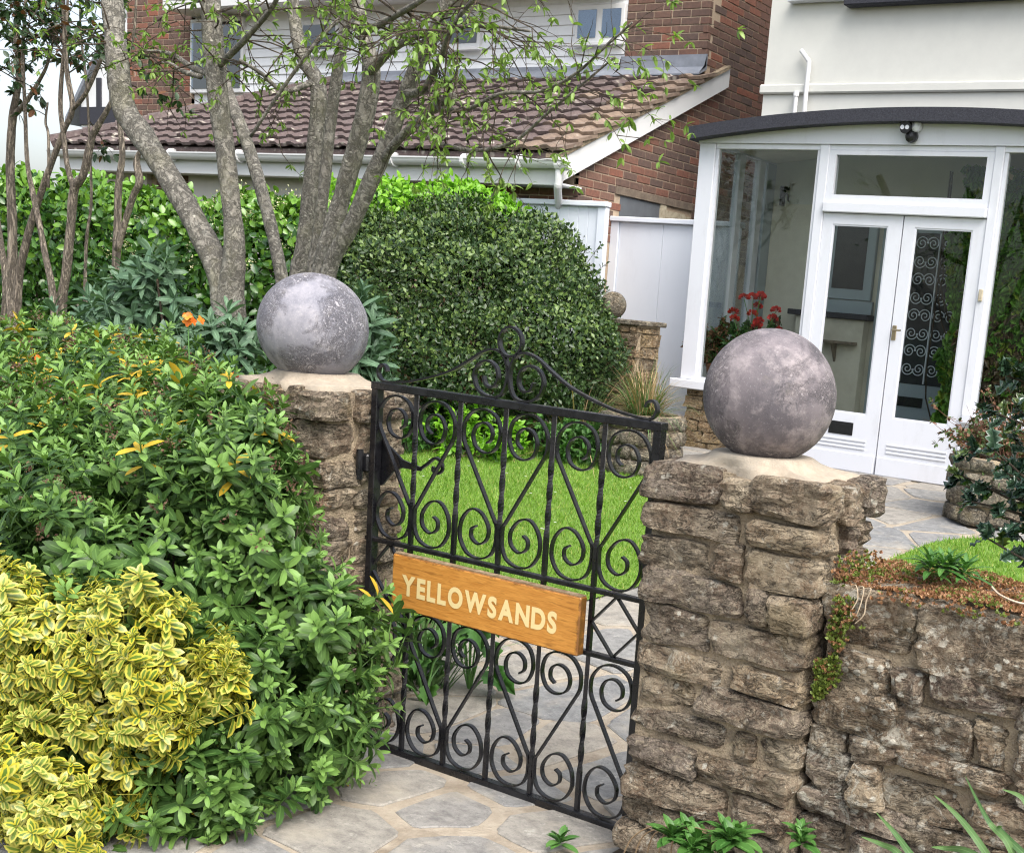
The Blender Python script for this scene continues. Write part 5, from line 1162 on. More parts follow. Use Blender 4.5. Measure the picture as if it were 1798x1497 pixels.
# ------------------------------------------------------------------ grey leaved shrub
GREY = [((-5.75, 3.95, 1.28), (0.26, 0.2, 0.26)), ((-5.35, 3.95, 1.12), (0.30, 0.2, 0.22)), ((-6.15, 4.0, 1.15), (0.25, 0.2, 0.22)), ((-5.55, 3.9, 1.5), (0.13, 0.1, 0.16)), ((-4.95, 3.85, 1.2), (0.16, 0.15, 0.2)), ((-4.35, 4.1, 1.25), (0.16, 0.15, 0.32))]
gr = thing('grey_leaved_shrub', 'grey green shrub with long pointed leaves behind the wallflowers', 'shrub', (-5.6, 3.95, ground_z(3.95)))
gt_ = [sprig_mesh(6, 0.105, 0.15, 0.014, 85, 20, s, curl=0.3) for s in (31, 32, 33)]
shrub(gr, M['greyleaf'], GREY, gt_, 120, 260, 0.085, 0, 0.7, (0.8, 1.15), ((0.75, 200, 0.09),), seed=13, zmin=0.5)
sm = MB()
for (c, r) in GREY:
    for k in range(4): sm.tube(spline([(c[0] + rs.uniform(-.1, .1), c[1] + 0.05, 0.06), (c[0] + rs.uniform(-.12, .12), c[1], c[2] * 0.6), (c[0] + rs.uniform(-.15, .15), c[1] + rs.uniform(-.1, .1), c[2])], 3), 0.006, 5, False)
tag(obj('stems', sm, M['twig'], gr), None, kind='stuff')

# ------------------------------------------------------------------ clipped bush, lime shrub, hedge
def leafy(root, mat, ells, n_dens, tpl, sc, layers, seed, amp=0.08, freq=5, zmin=0.3, kindf=None, out=0.35, up=0.3, name='foliage'):
    acc = Acc(); rng = np.random.default_rng(seed)
    for li, shr in enumerate(layers):
        P, N = blob_points(ells, n_dens, 0, zmin, amp, freq, shr, seed + li); n = len(P); P = P + rng.normal(0, 0.025, P.shape)
        D = N * out + rdir(n) * 0.8 + np.array([0, 0, up]); U = N + rdir(n) * 0.6; S = rng.uniform(sc[0], sc[1], n)
        pt = np.array([noise.noise((p[0] * 2.2, p[1] * 2.2, p[2] * 2.2)) for p in P]); R_ = np.clip(0.45 + pt * 0.5 + rng.normal(0, 0.2, n), 0, 0.999)
        acc.add(*scatter(tpl, P, D, U, S, R_, None if kindf is None else kindf(P, N, rng)))
    o = obj(name, acc.mesh(name), mat, root); tag(o, None, kind='stuff'); return o
BUSH = [((-7.30, 7.90, 1.25), (0.98, 0.92, 0.90)), ((-6.84, 8.12, 1.45), (0.72, 0.7, 0.70)), ((-6.60, 8.02, 1.12), (0.72, 0.66, 0.66)), ((-7.85, 7.75, 1.35), (0.72, 0.7, 0.82)), ((-7.05, 7.6, 0.98), (0.75, 0.68, 0.5)), ((-7.45, 8.0, 1.85), (0.6, 0.55, 0.42)), ((-8.05, 7.55, 1.0), (0.5, 0.5, 0.5))]
bu = thing('clipped_bush', 'big rounded clipped bush of small dark glossy leaves in the middle of the garden', 'bush', (-7.2, 7.9, ground_z(7.9)))
leafy(bu, M['bush'], BUSH, 1500, SMALL, (0.028, 0.056), (1.0, 0.97, 0.93, 0.86), 51, amp=0.2, freq=3.6, zmin=0.55, kindf=lambda P, N, r: np.where(r.random(len(P)) < np.clip(0.14 + 0.4 * N[:, 2], 0.04, 0.42), 0.55, 0.0))
Pb, Nb = blob_points(BUSH, 60, 0.10, 0.8, 0.16, 3.2, seed=52); sa = Acc(); sb = MB()
for p_, n_ in zip(Pb, Nb):
    if n_[2] < -0.2 or rs.random() < 0.3: continue
    d_ = n_ + np.array([rs.gauss(0, .35), rs.gauss(0, .35), 0.45]); d_ /= np.linalg.norm(d_); L_ = rs.uniform(0.05, 0.17); m_ = 9; tt = np.linspace(0.1, 1, m_)[:, None]; q_ = p_ + d_ * L_ * tt
    D_ = rdir(m_) * 0.9 + d_ * 0.7; sa.add(*scatter(SMALL, q_, D_, rdir(m_) + d_, RNG.uniform(0.03, 0.05, m_), np.full(m_, rs.random()), np.full(m_, rs.choice((0.0, 0.0, 0.0, 0.55))))); sb.tube([p_ - n_ * 0.05, p_ + d_ * L_], 0.0025, 4, False)
tag(obj('shoots', sa.mesh('shoots'), M['bush'], bu), None, kind='stuff'); tag(obj('shoot_stems', sb, M['twig'], bu), None, kind='stuff')
bs = MB()
for k in range(60):
    a = rs.uniform(0, 6.28); e = Vector((-7.2 + math.cos(a) * rs.uniform(0.4, 1.0), 7.9 + math.sin(a) * rs.uniform(0.4, 0.95), rs.uniform(0.8, 1.6))); b = Vector((-7.2 + rs.uniform(-.25, .25), 7.9 + rs.uniform(-.25, .25), 0.35)); bs.tube(spline([b, (b + e) / 2 + Vector((rs.uniform(-.15, .15), rs.uniform(-.15, .15), rs.uniform(-.1, .1))), e], 4), 0.011, 5, False)
for k in range(26):
    a = rs.uniform(3.4, 6.2); b = Vector((-7.2, 7.9, 0.4)); e = Vector((-7.1 + math.cos(a) * 0.95, 7.95 + math.sin(a) * 0.95, rs.uniform(0.5, 0.95))); bs.tube(spline([b, (b + e) / 2 + Vector((rs.uniform(-.2, .2), 0, rs.uniform(-.1, .15))), e], 4), 0.009, 5, False)
tag(obj('branches', bs, M['dry'], bu), None, kind='stuff')
LIME = [((-8.55, 7.75, 1.85), (0.36, 0.26, 0.5)), ((-8.2, 8.0, 2.1), (0.42, 0.3, 0.36)), ((-7.75, 8.35, 2.28), (0.42, 0.28, 0.22)), ((-7.45, 8.5, 2.2), (0.3, 0.2, 0.22))]
lm_ = thing('lime_shrub', 'bright lime green shrub topping the dark clipped bush', 'shrub', (-7.8, 8.4, ground_z(8.4)))
leafy(lm_, M['lime'], LIME, 700, leaf_tpl(0.26, 0.15, 0.3), (0.05, 0.085), (1.0, 0.9, 0.75), 57, zmin=1.5)
ls = MB()
for k in range(14): ls.tube(spline([(-7.85 + rs.uniform(-.2, .2), 8.75, 0.45), (-7.85 + rs.uniform(-.3, .3), 8.6, 1.3), (-7.85 + rs.uniform(-.5, .5), 8.4, 2.1)], 3), 0.009, 5, False)
tag(obj('stems', ls, M['twig'], lm_), None, kind='stuff')
HEDGE = [((-8.6 - 0.75 * k, 7.35 + 0.1 * math.sin(k * 2.1), 1.2), (0.75, 0.55, 0.98 + 0.05 * math.sin(k * 1.7) + (0.1 if k > 2 else 0))) for k in range(9)]
hd_ = thing('laurel_hedge', 'evergreen hedge with bright new leaves and cream blossom behind the tree trunks', 'hedge', (-11.5, 7.35, ground_z(7.3)))
leafy(hd_, M['laurel'], HEDGE, 420, leaf_tpl(0.30, 0.12, 0.2), (0.06, 0.10), (1.0, 0.93, 0.84), 61, amp=0.14, zmin=0.4, kindf=lambda P, N, r: np.where(N[:, 2] + r.normal(0, 0.3, len(P)) > 0.55, 0.55, 0.0))
Pb, Nb = blob_points(HEDGE, 60, 0.09, 1.5, 0.14, seed=66); sa = Acc()
for p_, n_ in zip(Pb, Nb):
    if p_[0] < -10.6 or noise.noise((p_[0] * 2, p_[1] * 2, p_[2] * 2)) < -0.05: continue
    m_ = 22; sa.add(*scatter(SMALL, p_ + n_ * 0.03 + RNG.normal(0, 0.028, (m_, 3)), rdir(m_) + n_, rdir(m_), 0.02))
tag(obj('blossom', sa.mesh('blossom'), m_leaf('hedge_blossom', (0.55, 0.54, 0.28), (0.68, 0.66, 0.42), 0.6, 0.2, 0), hd_), None, kind='stuff')
hs_ = MB()
for k in range(60):
    x = rs.uniform(-14.5, -8.3); hs_.tube(spline([(x, 7.35, 0.35), (x + rs.uniform(-.2, .2), 7.25 + rs.uniform(-.2, .2), 1.2), (x + rs.uniform(-.4, .4), 7.2, 1.9)], 3), 0.01, 5, False)
tag(obj('branches', hs_, M['twig'], hd_), None, kind='stuff')

# ------------------------------------------------------------------ trees
def limb(mb, path, Y, n=6, sides=12, root=None):
    """path: (x, y of the photograph, width there in photo pixels, optional own distance)"""
    pts = []; rad = []
    for q in path:
        YY = q[3] if len(q) > 3 else Y; p = at(q[0], q[1], YY); zc = (p - CAM).dot(FWD); pts.append(p); rad.append(q[2] * 0.87 / FPX * zc / 2)
    if root is not None: pts = [Vector(root[0])] + pts; rad = [root[1]] + rad
    sp = spline(pts, n); rr = []
    for i in range(len(sp)):
        t = i / n; k = min(int(t), len(rad) - 2); f = t - k; rr.append((rad[k] * (1 - f) + rad[k + 1] * f) * (1 + 0.10 * noise.noise(tuple(sp[i] * 9)) + 0.06 * noise.noise(tuple(sp[i] * 23))))
    mb.tube(sp, rr, sides); return sp, rr
def twigs_leaves(mb, acc, start, direction, length, rng, leafs, depth=2, r0=0.006, droop=0.25, lsc=(0.04, 0.065), spread=0.7):
    p = Vector(start); d = Vector(direction).normalized(); pts = [p.copy()]; seg = max(3, int(length / 0.07)); st_ = length / seg
    for i in range(seg):
        d = (d + Vector((rng.gauss(0, 0.16), rng.gauss(0, 0.16), rng.gauss(0, 0.14) - droop * 0.16))).normalized(); p = p + d * st_; pts.append(p.copy())
        if depth > 0 and rng.random() < 0.46 and i > 0:
            dd = (d + Vector((rng.gauss(0, spread), rng.gauss(0, spread), rng.gauss(0, spread)))).normalized(); twigs_leaves(mb, acc, p, dd, length * rng.uniform(0.3, 0.55), rng, leafs, depth - 1, r0 * 0.55, droop, lsc, spread)
    mb.tube(pts, [r0 * (1 - 0.75 * i / seg) for i in range(seg + 1)], 5, False)
    nl = int(leafs * length / 0.1 * (2.4 if depth == 0 else 1.2) + rng.random())
    for k in range(nl):
        t = rng.random() ** 0.6; i = min(int(t * seg), seg - 1); q = pts[i].lerp(pts[i + 1], rng.random()); m = rng.choice((3, 4, 5)); base = (pts[min(i + 1, seg)] - pts[i]).normalized()
        D = [tuple(base * 0.4 + Vector((rng.gauss(0, .6), rng.gauss(0, .6), rng.gauss(-0.15, .6)))) for _ in range(m)]
        acc.append((np.tile(np.array(q[:]), (m, 1)), np.array(D), np.array([rng.uniform(*lsc) for _ in range(m)])))
def leaf_mesh(acc, tpl, name, odd=0.0):
    P = np.concatenate([a[0] for a in acc]); D = np.concatenate([a[1] for a in acc]); S = np.concatenate([a[2] for a in acc]); n = len(P)
    return npmesh(name, *scatter(tpl, P, D, rdir(n) * 0.7 + np.array([0, 0, 1.0]), S, RNG.random(n), np.where(RNG.random(n) < odd, 1.0, 0.0)))
def tree(name, label, loc, limbs, extra, Y, mat_leaf, tpl, seed, leafs, bark, twig_specs, odd=0.0, lsc=(0.022, 0.042), twig_mat='twig'):
    t = thing(name, label, 'tree', loc); mb = MB(); rng = random.Random(seed); spans = []
    for q in limbs: spans.append(limb(mb, q[0], q[1], root=q[2] if len(q) > 2 else None, sides=q[3] if len(q) > 3 else 14))
    me = mb.mesh('trunk', smooth=True); obj('trunk', me, M[bark], t)
    tm_ = MB(); acc = []
    for (p, d, L, r0, dr) in twig_specs(spans, rng): twigs_leaves(tm_, acc, p, d, L, rng, leafs, 2, r0, dr, lsc)
    cr = obj('crown', leaf_mesh(acc, tpl, 'crown', odd), mat_leaf, t); tag(cr, None, kind='stuff')
    tag(obj('twigs', tm_, M[twig_mat], t), None, kind='stuff'); return t
def side_twigs(specs):
    def f(spans, rng):
        out = []
        for (k, t0, t1, n, L, dr, bias) in specs:
            sp, rr = spans[k]
            for _ in range(n):
                i = int((t0 + (t1 - t0) * rng.random()) * (len(sp) - 1)); tg = (sp[min(i + 1, len(sp) - 1)] - sp[max(i - 1, 0)]).normalized()
                d = tg * 0.35 + Vector((rng.gauss(0, 1), rng.gauss(0, 1), rng.gauss(0.1, 0.6))) * 0.7 + Vector(bias); out.append((sp[i], d, L * rng.uniform(0.6, 1.25), min(0.005, rr[i] * 0.5), dr))
        return out
    return f
g4 = ground_z(4.0)
b1 = at(409, 700, 4.0)
tree('garden_tree', 'grey barked tree whose trunk forks in two beside the ball, nearest the wallflowers', (b1.x, 4.0, g4),
     [([(402, 640, 50), (397, 560, 50), (383, 475, 50), (340, 385, 47), (290, 300, 45), (247, 235, 48), (218, 190, 46), (206, 110, 43), (200, 40, 41, 4.05), (193, -60, 38, 4.1), (185, -180, 30, 4.2)], 4.0),
      ([(408, 720, 84), (404, 620, 75), (402, 560, 68), (406, 505, 52), (411, 455, 42), (411, 410, 39), (405, 350, 37), (395, 260, 36), (385, 190, 40), (378, 120, 42), (372, 40, 38), (369, -60, 36), (372, -190, 28)], 4.0, ((b1.x + 0.01, 4.0, g4 - 0.05), 0.13)),
      ([(380, 135, 14), (340, 120, 12), (300, 95, 9), (255, 90, 6)], 4.0), ([(385, 115, 13, 4.0), (430, 70, 12, 3.9), (480, 10, 9, 3.8), (500, -40, 6, 3.75)], 4.0), ([(352, 135, 11), (320, 125, 9), (300, 112, 6), (285, 110, 4)], 3.95)],
     None, 4.0, M['tree_leaf'], leaf_tpl(0.2, 0.15, 0.3), 71, 0.5, 'bark',
     side_twigs([(0, 0.74, 1.0, 16, 0.45, 0.5, (0, -0.2, -0.1)), (1, 0.76, 1.0, 16, 0.45, 0.5, (0.1, -0.2, -0.1)), (2, 0.2, 1.0, 8, 0.35, 0.4, (0, 0, 0)), (3, 0.2, 1.0, 7, 0.3, 0.4, (0, 0, 0)), (4, 0.2, 1.0, 4, 0.25, 0.4, (0, 0, 0))]))
b2 = at(540, 560, 4.35); g5 = ground_z(4.35)
tree('garden_tree', 'many stemmed grey barked tree fanning out right behind the ball of the pillar', (b2.x, 4.35, g5),
     [([(515, 640, 46, 4.4), (500, 520, 27, 4.42), (481, 420, 25, 4.45), (455, 320, 25, 4.5), (430, 240, 25, 4.55), (402, 165, 22, 4.6), (385, 100, 18, 4.6), (372, 20, 15, 4.6), (362, -80, 12, 4.6)], 4.4, ((b2.x - 0.03, 4.38, g5 - 0.05), 0.08)),
      ([(528, 640, 54), (525, 500, 38), (535, 430, 36), (545, 350, 35), (553, 260, 33), (560, 180, 33), (555, 140, 31), (532, 100, 28), (518, 40, 25), (511, -40, 22), (500, -150, 16)], 4.35, ((b2.x, 4.35, g5 - 0.05), 0.10)),
      ([(545, 640, 40), (548, 490, 24), (560, 400, 23), (570, 320, 23), (580, 220, 23), (592, 130, 23), (606, 50, 21), (622, -30, 20), (640, -150, 14)], 4.28, ((b2.x + 0.03, 4.3, g5 - 0.05), 0.08)),
      ([(552, 640, 52), (562, 490, 38), (585, 400, 37), (605, 330, 37), (625, 260, 37), (641, 200, 38), (652, 130, 36), (642, 70, 30), (626, 0, 27), (610, -120, 20)], 4.22, ((b2.x + 0.04, 4.25, g5 - 0.05), 0.10)),
      ([(560, 640, 44), (577, 480, 32), (615, 400, 34), (650, 320, 34), (681, 250, 34), (706, 180, 32), (735, 110, 31), (766, 50, 28), (792, -20, 26), (830, -130, 18)], 4.15, ((b2.x + 0.06, 4.2, g5 - 0.05), 0.09)),
      ([(668, 285, 18, 4.15), (705, 240, 17, 4.1), (745, 205, 18, 4.05), (775, 180, 20, 4.0), (797, 170, 17, 3.98)], 4.1),
      ([(770, 190, 10, 4.0), (820, 192, 9, 3.95), (880, 165, 8, 3.9), (950, 160, 7, 3.85), (1010, 130, 6, 3.8), (1060, 85, 5, 3.75), (1110, 40, 4, 3.7)], 4.0),
      ([(735, 222, 9, 4.05), (765, 248, 8, 4.0), (830, 264, 8, 3.95), (900, 250, 7, 3.9), (960, 200, 6, 3.85), (1020, 150, 5, 3.8), (1080, 100, 4, 3.75)], 4.0),
      ([(650, 125, 22, 4.2), (690, 85, 18, 4.15), (735, 62, 15, 4.1), (790, 50, 11, 4.05), (850, 45, 8, 4.0), (930, 55, 5, 3.95)], 4.1),
      ([(715, 165, 18, 4.12), (750, 150, 15, 4.0), (800, 40, 9, 3.8), (850, -20, 7, 3.7)], 4.1),
      ([(622, 40, 18, 4.2), (640, 55, 16, 4.0), (690, 30, 13, 3.85), (750, -5, 10, 3.7)], 4.1),
      ([(560, 140, 14, 4.35), (500, 160, 9, 4.2), (460, 130, 8, 4.1), (420, 105, 6, 4.0)], 4.2), ([(440, 240, 6, 3.9), (500, 150, 7, 3.9), (560, 70, 8, 3.9), (600, 30, 8, 3.95)], 3.9)],
     None, 4.3, M['tree_leaf'], leaf_tpl(0.2, 0.15, 0.3), 77, 0.50, 'bark',
     side_twigs([(5, 0.5, 1.0, 5, 0.4, 0.6, (0.2, -0.1, 0)), (6, 0.1, 1.0, 20, 0.38, 0.8, (0, 0, -0.25)), (7, 0.1, 1.0, 16, 0.33, 0.6, (0, 0, -0.15)), (8, 0.2, 1.0, 16, 0.42, 0.8, (0.1, 0, -0.3)), (9, 0.2, 1.0, 14, 0.5, 0.7, (0.2, 0, -0.3)), (10, 0.2, 1.0, 12, 0.45, 0.7, (0.1, 0, -0.25)), (11, 0.2, 1.0, 8, 0.25, 0.5, (0, 0, -0.1)), (12, 0.2, 0.9, 3, 0.2, 0.4, (0, 0, 0)), (4, 0.72, 1.0, 14, 0.55, 0.7, (0.3, -0.2, -0.2)), (3, 0.72, 1.0, 8, 0.45, 0.6, (0.1, -0.2, -0.1)), (1, 0.7, 1.0, 9, 0.4, 0.6, (-0.1, -0.2, -0.1))]))
def old_stems():
    Y = 4.9; S = [([(108, 560, 26), (116, 480, 24), (124, 400, 22), (130, 334, 24), (147, 305, 20), (160, 247, 20), (168, 228, 17), (195, 180, 12), (216, 120, 9), (235, 60, 7), (240, -40, 5)], Y, None, 10),
        ([(130, 334, 16), (118, 290, 13), (112, 240, 13), (106, 180, 12), (112, 90, 9), (118, 20, 7), (120, -60, 5)], Y, None, 8),
        ([(96, 560, 20), (78, 440, 15), (60, 350, 14), (48, 285, 11), (44, 190, 9), (40, 100, 9), (44, 20, 8), (50, -60, 6)], Y - 0.1, None, 8),
        ([(30, 540, 22), (45, 430, 20), (75, 330, 17), (110, 235, 14), (127, 190, 14), (118, 130, 13), (113, 60, 11), (110, -60, 8)], Y, None, 10),
        ([(127, 192, 12), (150, 165, 11), (175, 110, 10), (186, 85, 7)], Y, None, 8),
        ([(200, 560, 24), (206, 420, 20), (208, 330, 18), (215, 270, 15), (210, 215, 13), (205, 160, 10), (200, 90, 8), (198, 0, 6)], Y + 0.1, None, 9),
        ([(206, 440, 16), (232, 350, 16), (245, 320, 20), (240, 285, 16), (246, 265, 10)], Y + 0.05, None, 9),
        ([(18, 600, 30), (22, 420, 24), (18, 300, 22), (22, 210, 20), (34, 130, 16), (28, 60, 13), (38, -50, 10)], Y + 0.2, None, 10),
        ([(22, 205, 15), (45, 180, 12), (70, 140, 9), (84, 110, 8), (95, 60, 6), (100, 0, 5)], Y + 0.2, None, 8),
        ([(28, 610, 20), (18, 540, 16), (5, 450, 15), (-6, 380, 14)], Y - 0.6, None, 8), ([(5, 600, 14), (8, 500, 12), (-4, 400, 10)], Y - 0.5, None, 8),
        ([(150, 470, 8), (160, 360, 7), (158, 270, 6), (152, 150, 6), (142, 60, 5), (140, -20, 4)], Y + 0.1, None, 6), ([(85, 330, 7), (85, 240, 7), (80, 215, 6), (84, 180, 5)], Y, None, 6)]
    S = [((p, y, ((at(p[0][0], p[0][1], y).x, y, ground_z(y) - 0.05), 0.035), n) if p[0][1] >= 470 else (p, y, None, n)) for (p, y, _, n) in S]
    S = [([(q[0], q[1], q[2] * 0.78) for q in p], y, r, n) for (p, y, r, n) in S]
    b = at(110, 600, Y)
    t = tree('old_shrub', 'leggy old shrub of bare brown stems with dark leaf clusters against the sky', (b.x, Y, ground_z(Y)), S, None, Y, M['backlit_leaf'], leaf_tpl(0.28, 0.1, 0.2), 83, 0.7, 'bark2',
         side_twigs([(0, 0.75, 1.0, 7, 0.32, 0.1, (0, 0, 0.2)), (1, 0.7, 1.0, 10, 0.35, 0.1, (0, 0, 0.2)), (2, 0.68, 1.0, 12, 0.4, 0.1, (0, 0, 0.2)), (3, 0.75, 1.0, 12, 0.4, 0.1, (0, 0, 0.2)), (4, 0.6, 1.0, 3, 0.2, 0.1, (0, 0, 0.2)), (5, 0.75, 1.0, 7, 0.3, 0.1, (0, 0, 0.2)), (7, 0.68, 1.0, 16, 0.42, 0.1, (0, 0, 0.2)), (8, 0.4, 1.0, 12, 0.38, 0.1, (0, 0, 0.2)), (11, 0.6, 1.0, 4, 0.25, 0.1, (0, 0, 0.1)), (12, 0.5, 1.0, 3, 0.15, 0.1, (0, 0, 0.3))]), odd=0.15, lsc=(0.035, 0.065))
    return t
old_stems()

# ------------------------------------------------------------------ planters, pier, porch plants
def planter(label, c, r, h, mat, seed, group='round stone planters'):
    t = thing('stone_planter', label, 'planter', c, group); rnd = random.Random(seed); n = 40
    V = []; prof = [(r * 0.93, 0.0), (r, h * 0.3), (r * 1.0, h * 0.97), (r * 0.98, h), (r * 0.86, h), (r * 0.84, h - 0.06), (0.001, h - 0.06)]
    for (rr, z) in prof:
        for k in range(n): a = 2 * math.pi * k / n; V.append((c[0] + (rr - 0.02) * math.cos(a), c[1] + (rr - 0.02) * math.sin(a), c[2] + z))
    obj('core', npmesh('core', V, np.array([(i * n + k, i * n + (k + 1) % n, (i + 1) * n + (k + 1) % n, (i + 1) * n + k) for i in range(len(prof) - 1) for k in range(n)])), M['mortar'], t)
    z = 0.0; row = 0
    while z < h - 0.03:
        hh = min(rnd.uniform(0.095, 0.13), h - z); a = rnd.uniform(0, 1)
        if h - z - hh < 0.05: hh = h - z
        m = int(2 * math.pi * r / 0.19)
        for k in range(m):
            da = 2 * math.pi / m; an = a + k * da + rnd.uniform(-.04, .04); w = da * r - 0.012; _seed[0] += 1
            Vr, Q = rock(w, 0.10, hh - 0.012, _seed[0], cell=0.035, amp=0.014, n=6); ca, sa = math.cos(an + math.pi / 2), math.sin(an + math.pi / 2)
            X_ = Vr[:, 0] * ca - Vr[:, 1] * sa; Y_ = Vr[:, 0] * sa + Vr[:, 1] * ca
            obj('stone', npmesh('stone', np.stack([X_ + c[0] + (r - 0.04) * math.cos(an), Y_ + c[1] + (r - 0.04) * math.sin(an), Vr[:, 2] + c[2] + z + hh / 2], 1), Q), mat, t)
        z += hh; row += 1
    obj('soil', MB().tube([(c[0], c[1], c[2] + h - 0.09), (c[0], c[1], c[2] + h - 0.03)], r * 0.84, 24), M['soil'], t)
    return t
def blades(n, c, r0, L, bend, w, seed, up=1.0, kind=0.0, spread=0.5):
    """arching strap leaves from a tuft"""
    rng = np.random.default_rng(seed); acc = Acc(); V = []; F = []; A = []; S = 6
    for k in range(n):
        a = rng.uniform(0, 2 * np.pi); ln = L * rng.uniform(0.55, 1.1); ww = w * rng.uniform(0.7, 1.2); tilt = abs(rng.normal(0, spread)); b = np.array([c[0] + math.cos(a) * r0 * rng.random(), c[1] + math.sin(a) * r0 * rng.random(), c[2]])
        d = np.array([math.cos(a) * math.sin(tilt), math.sin(a) * math.sin(tilt), math.cos(tilt) * up]); side = np.array([-math.sin(a), math.cos(a), 0]); base = len(V); kd = 0.6 if rng.random() < kind else 0.0; rv = rng.random(); p = b.copy()
        for i in range(S + 1):
            t = i / S; wd = ww * (1 - t ** 2.2) * 0.5 + 0.0003
            for sg, e in ((-1, 1.0), (0, 0.0), (1, 1.0)): V.append(p + side * sg * wd + (0 if sg else -0.15) * wd * np.array([0, 0, 1.0])); A.append((rv, e, kd))
            d = d + np.array([math.cos(a) * 0.2, math.sin(a) * 0.2, -1.0]) * bend / S * (0.4 + 1.2 * t); d /= np.linalg.norm(d); p = p + d * ln / S
        for i in range(S):
            for q in (0, 1):
                v0 = base + i * 3 + q; F += [(v0, v0 + 1, v0 + 4), (v0, v0 + 4, v0 + 3)]
    return npmesh('blades', np.array(V), np.array(F), np.array(A))
pc = (-5.22, 7.72, ground_z(7.72))
planter('round stone planter holding a tufted grass, seen through the gate', pc, 0.30, 0.44, M['stone_grey'], 5)
gc = thing('tufted_grass', 'straw topped tufted grass in the planter in front of the fence', 'grass', (pc[0], pc[1], pc[2] + 0.41))
obj('blades', blades(420, (pc[0], pc[1], pc[2] + 0.41), 0.12, 0.44, 1.1, 0.006, 3, spread=0.75, kind=0.35), M['straw'], gc)
obj('green_blades', blades(90, (pc[0], pc[1], pc[2] + 0.41), 0.14, 0.50, 1.5, 0.008, 4, spread=0.9), M['blade'], gc)
lg = thing('long_grass_plant', 'pale arching strap leaves between the clipped bush and the far pier', 'plant', (-5.95, 7.9, ground_z(7.9)))
obj('blades', blades(70, (-5.95, 7.9, ground_z(7.9)), 0.08, 1.0, 1.2, 0.012, 9, spread=0.7, kind=0.6), M['straw'], lg)
obj('green_blades', blades(50, (-5.95, 7.9, ground_z(7.9)), 0.08, 0.85, 1.3, 0.012, 10, spread=0.8), M['blade'], lg)
pc2 = (-2.58, 7.98, ground_z(7.98))
planter('round mossy stone planter standing by the porch doors', pc2, 0.31, 0.43, M['stone_grey'], 6)
rp = thing('red_stemmed_plant', 'tangled brown and red stemmed plant in the mossy planter', 'plant', (pc2[0], pc2[1], pc2[2] + 0.40))
tm_ = MB(); acc = []; rg = random.Random(91)
for k in range(110): twigs_leaves(tm_, acc, (pc2[0] + rg.uniform(-.2, .1), pc2[1] + rg.uniform(-.12, .12), pc2[2] + 0.39), (rg.gauss(0, .6), rg.gauss(0, .6), 1), rg.uniform(0.2, 0.42), rg, 0.8, 1, 0.004, 0.6, (0.02, 0.04))
obj('foliage', leaf_mesh(acc, LEAF, 'foliage', 0.5), m_leaf('reddish_leaf', (0.14, 0.07, 0.04), (0.24, 0.12, 0.07), 0.5, 0.2, 0, odd=(0.08, 0.13, 0.04)), rp)['kind'] = 'stuff'
tag(obj('stems', tm_, m_rough('red_stems', (0.20, 0.085, 0.05), (0.11, 0.06, 0.04)), rp), None, kind='stuff')
obj('blades', blades(14, (pc2[0], pc2[1], pc2[2] + 0.40), 0.1, 0.34, 1.2, 0.02, 12, spread=0.7), M['blade'], rp)

def far_pier():
    t = thing('stone_pier', 'short warm stone pier by the fence behind the clipped bush', 'pier', (-5.93, 8.62, ground_z(8.6))); zt = 1.49; rnd = random.Random(3)
    obj('core', MB().box(-6.26, -5.86, 8.47, 8.80, 0.4, zt - 0.03), M['mortar'], t); z = 0.42
    while z < zt - 0.06:
        h = min(rnd.uniform(0.08, 0.11), zt - 0.045 - z); x = -6.28
        while x < -5.87: 
            w = min(rnd.uniform(0.13, 0.22), -5.85 - x); stone(t, x + w / 2, 8.49, z + h / 2, w - 0.01, 0.09, h - 0.01, M['stone_warm'], cell=0.05, amp=0.009); x += w
        stone(t, -5.885, 8.65, z + h / 2, 0.09, 0.26, h - 0.01, M['stone_warm'], cell=0.05, amp=0.009); z += h
    obj('cap', MB().box(-6.30, -5.82, 8.43, 8.84, zt - 0.04, zt, 0.008), M['stone_grey'], t)
    c = at(1078, 520, 8.63); ball('small weathered stone ball half hidden by the clipped bush', (c.x, 8.63, zt + 0.105), 0.11, zt + 0.005, M['stone_grey'], None)
far_pier()

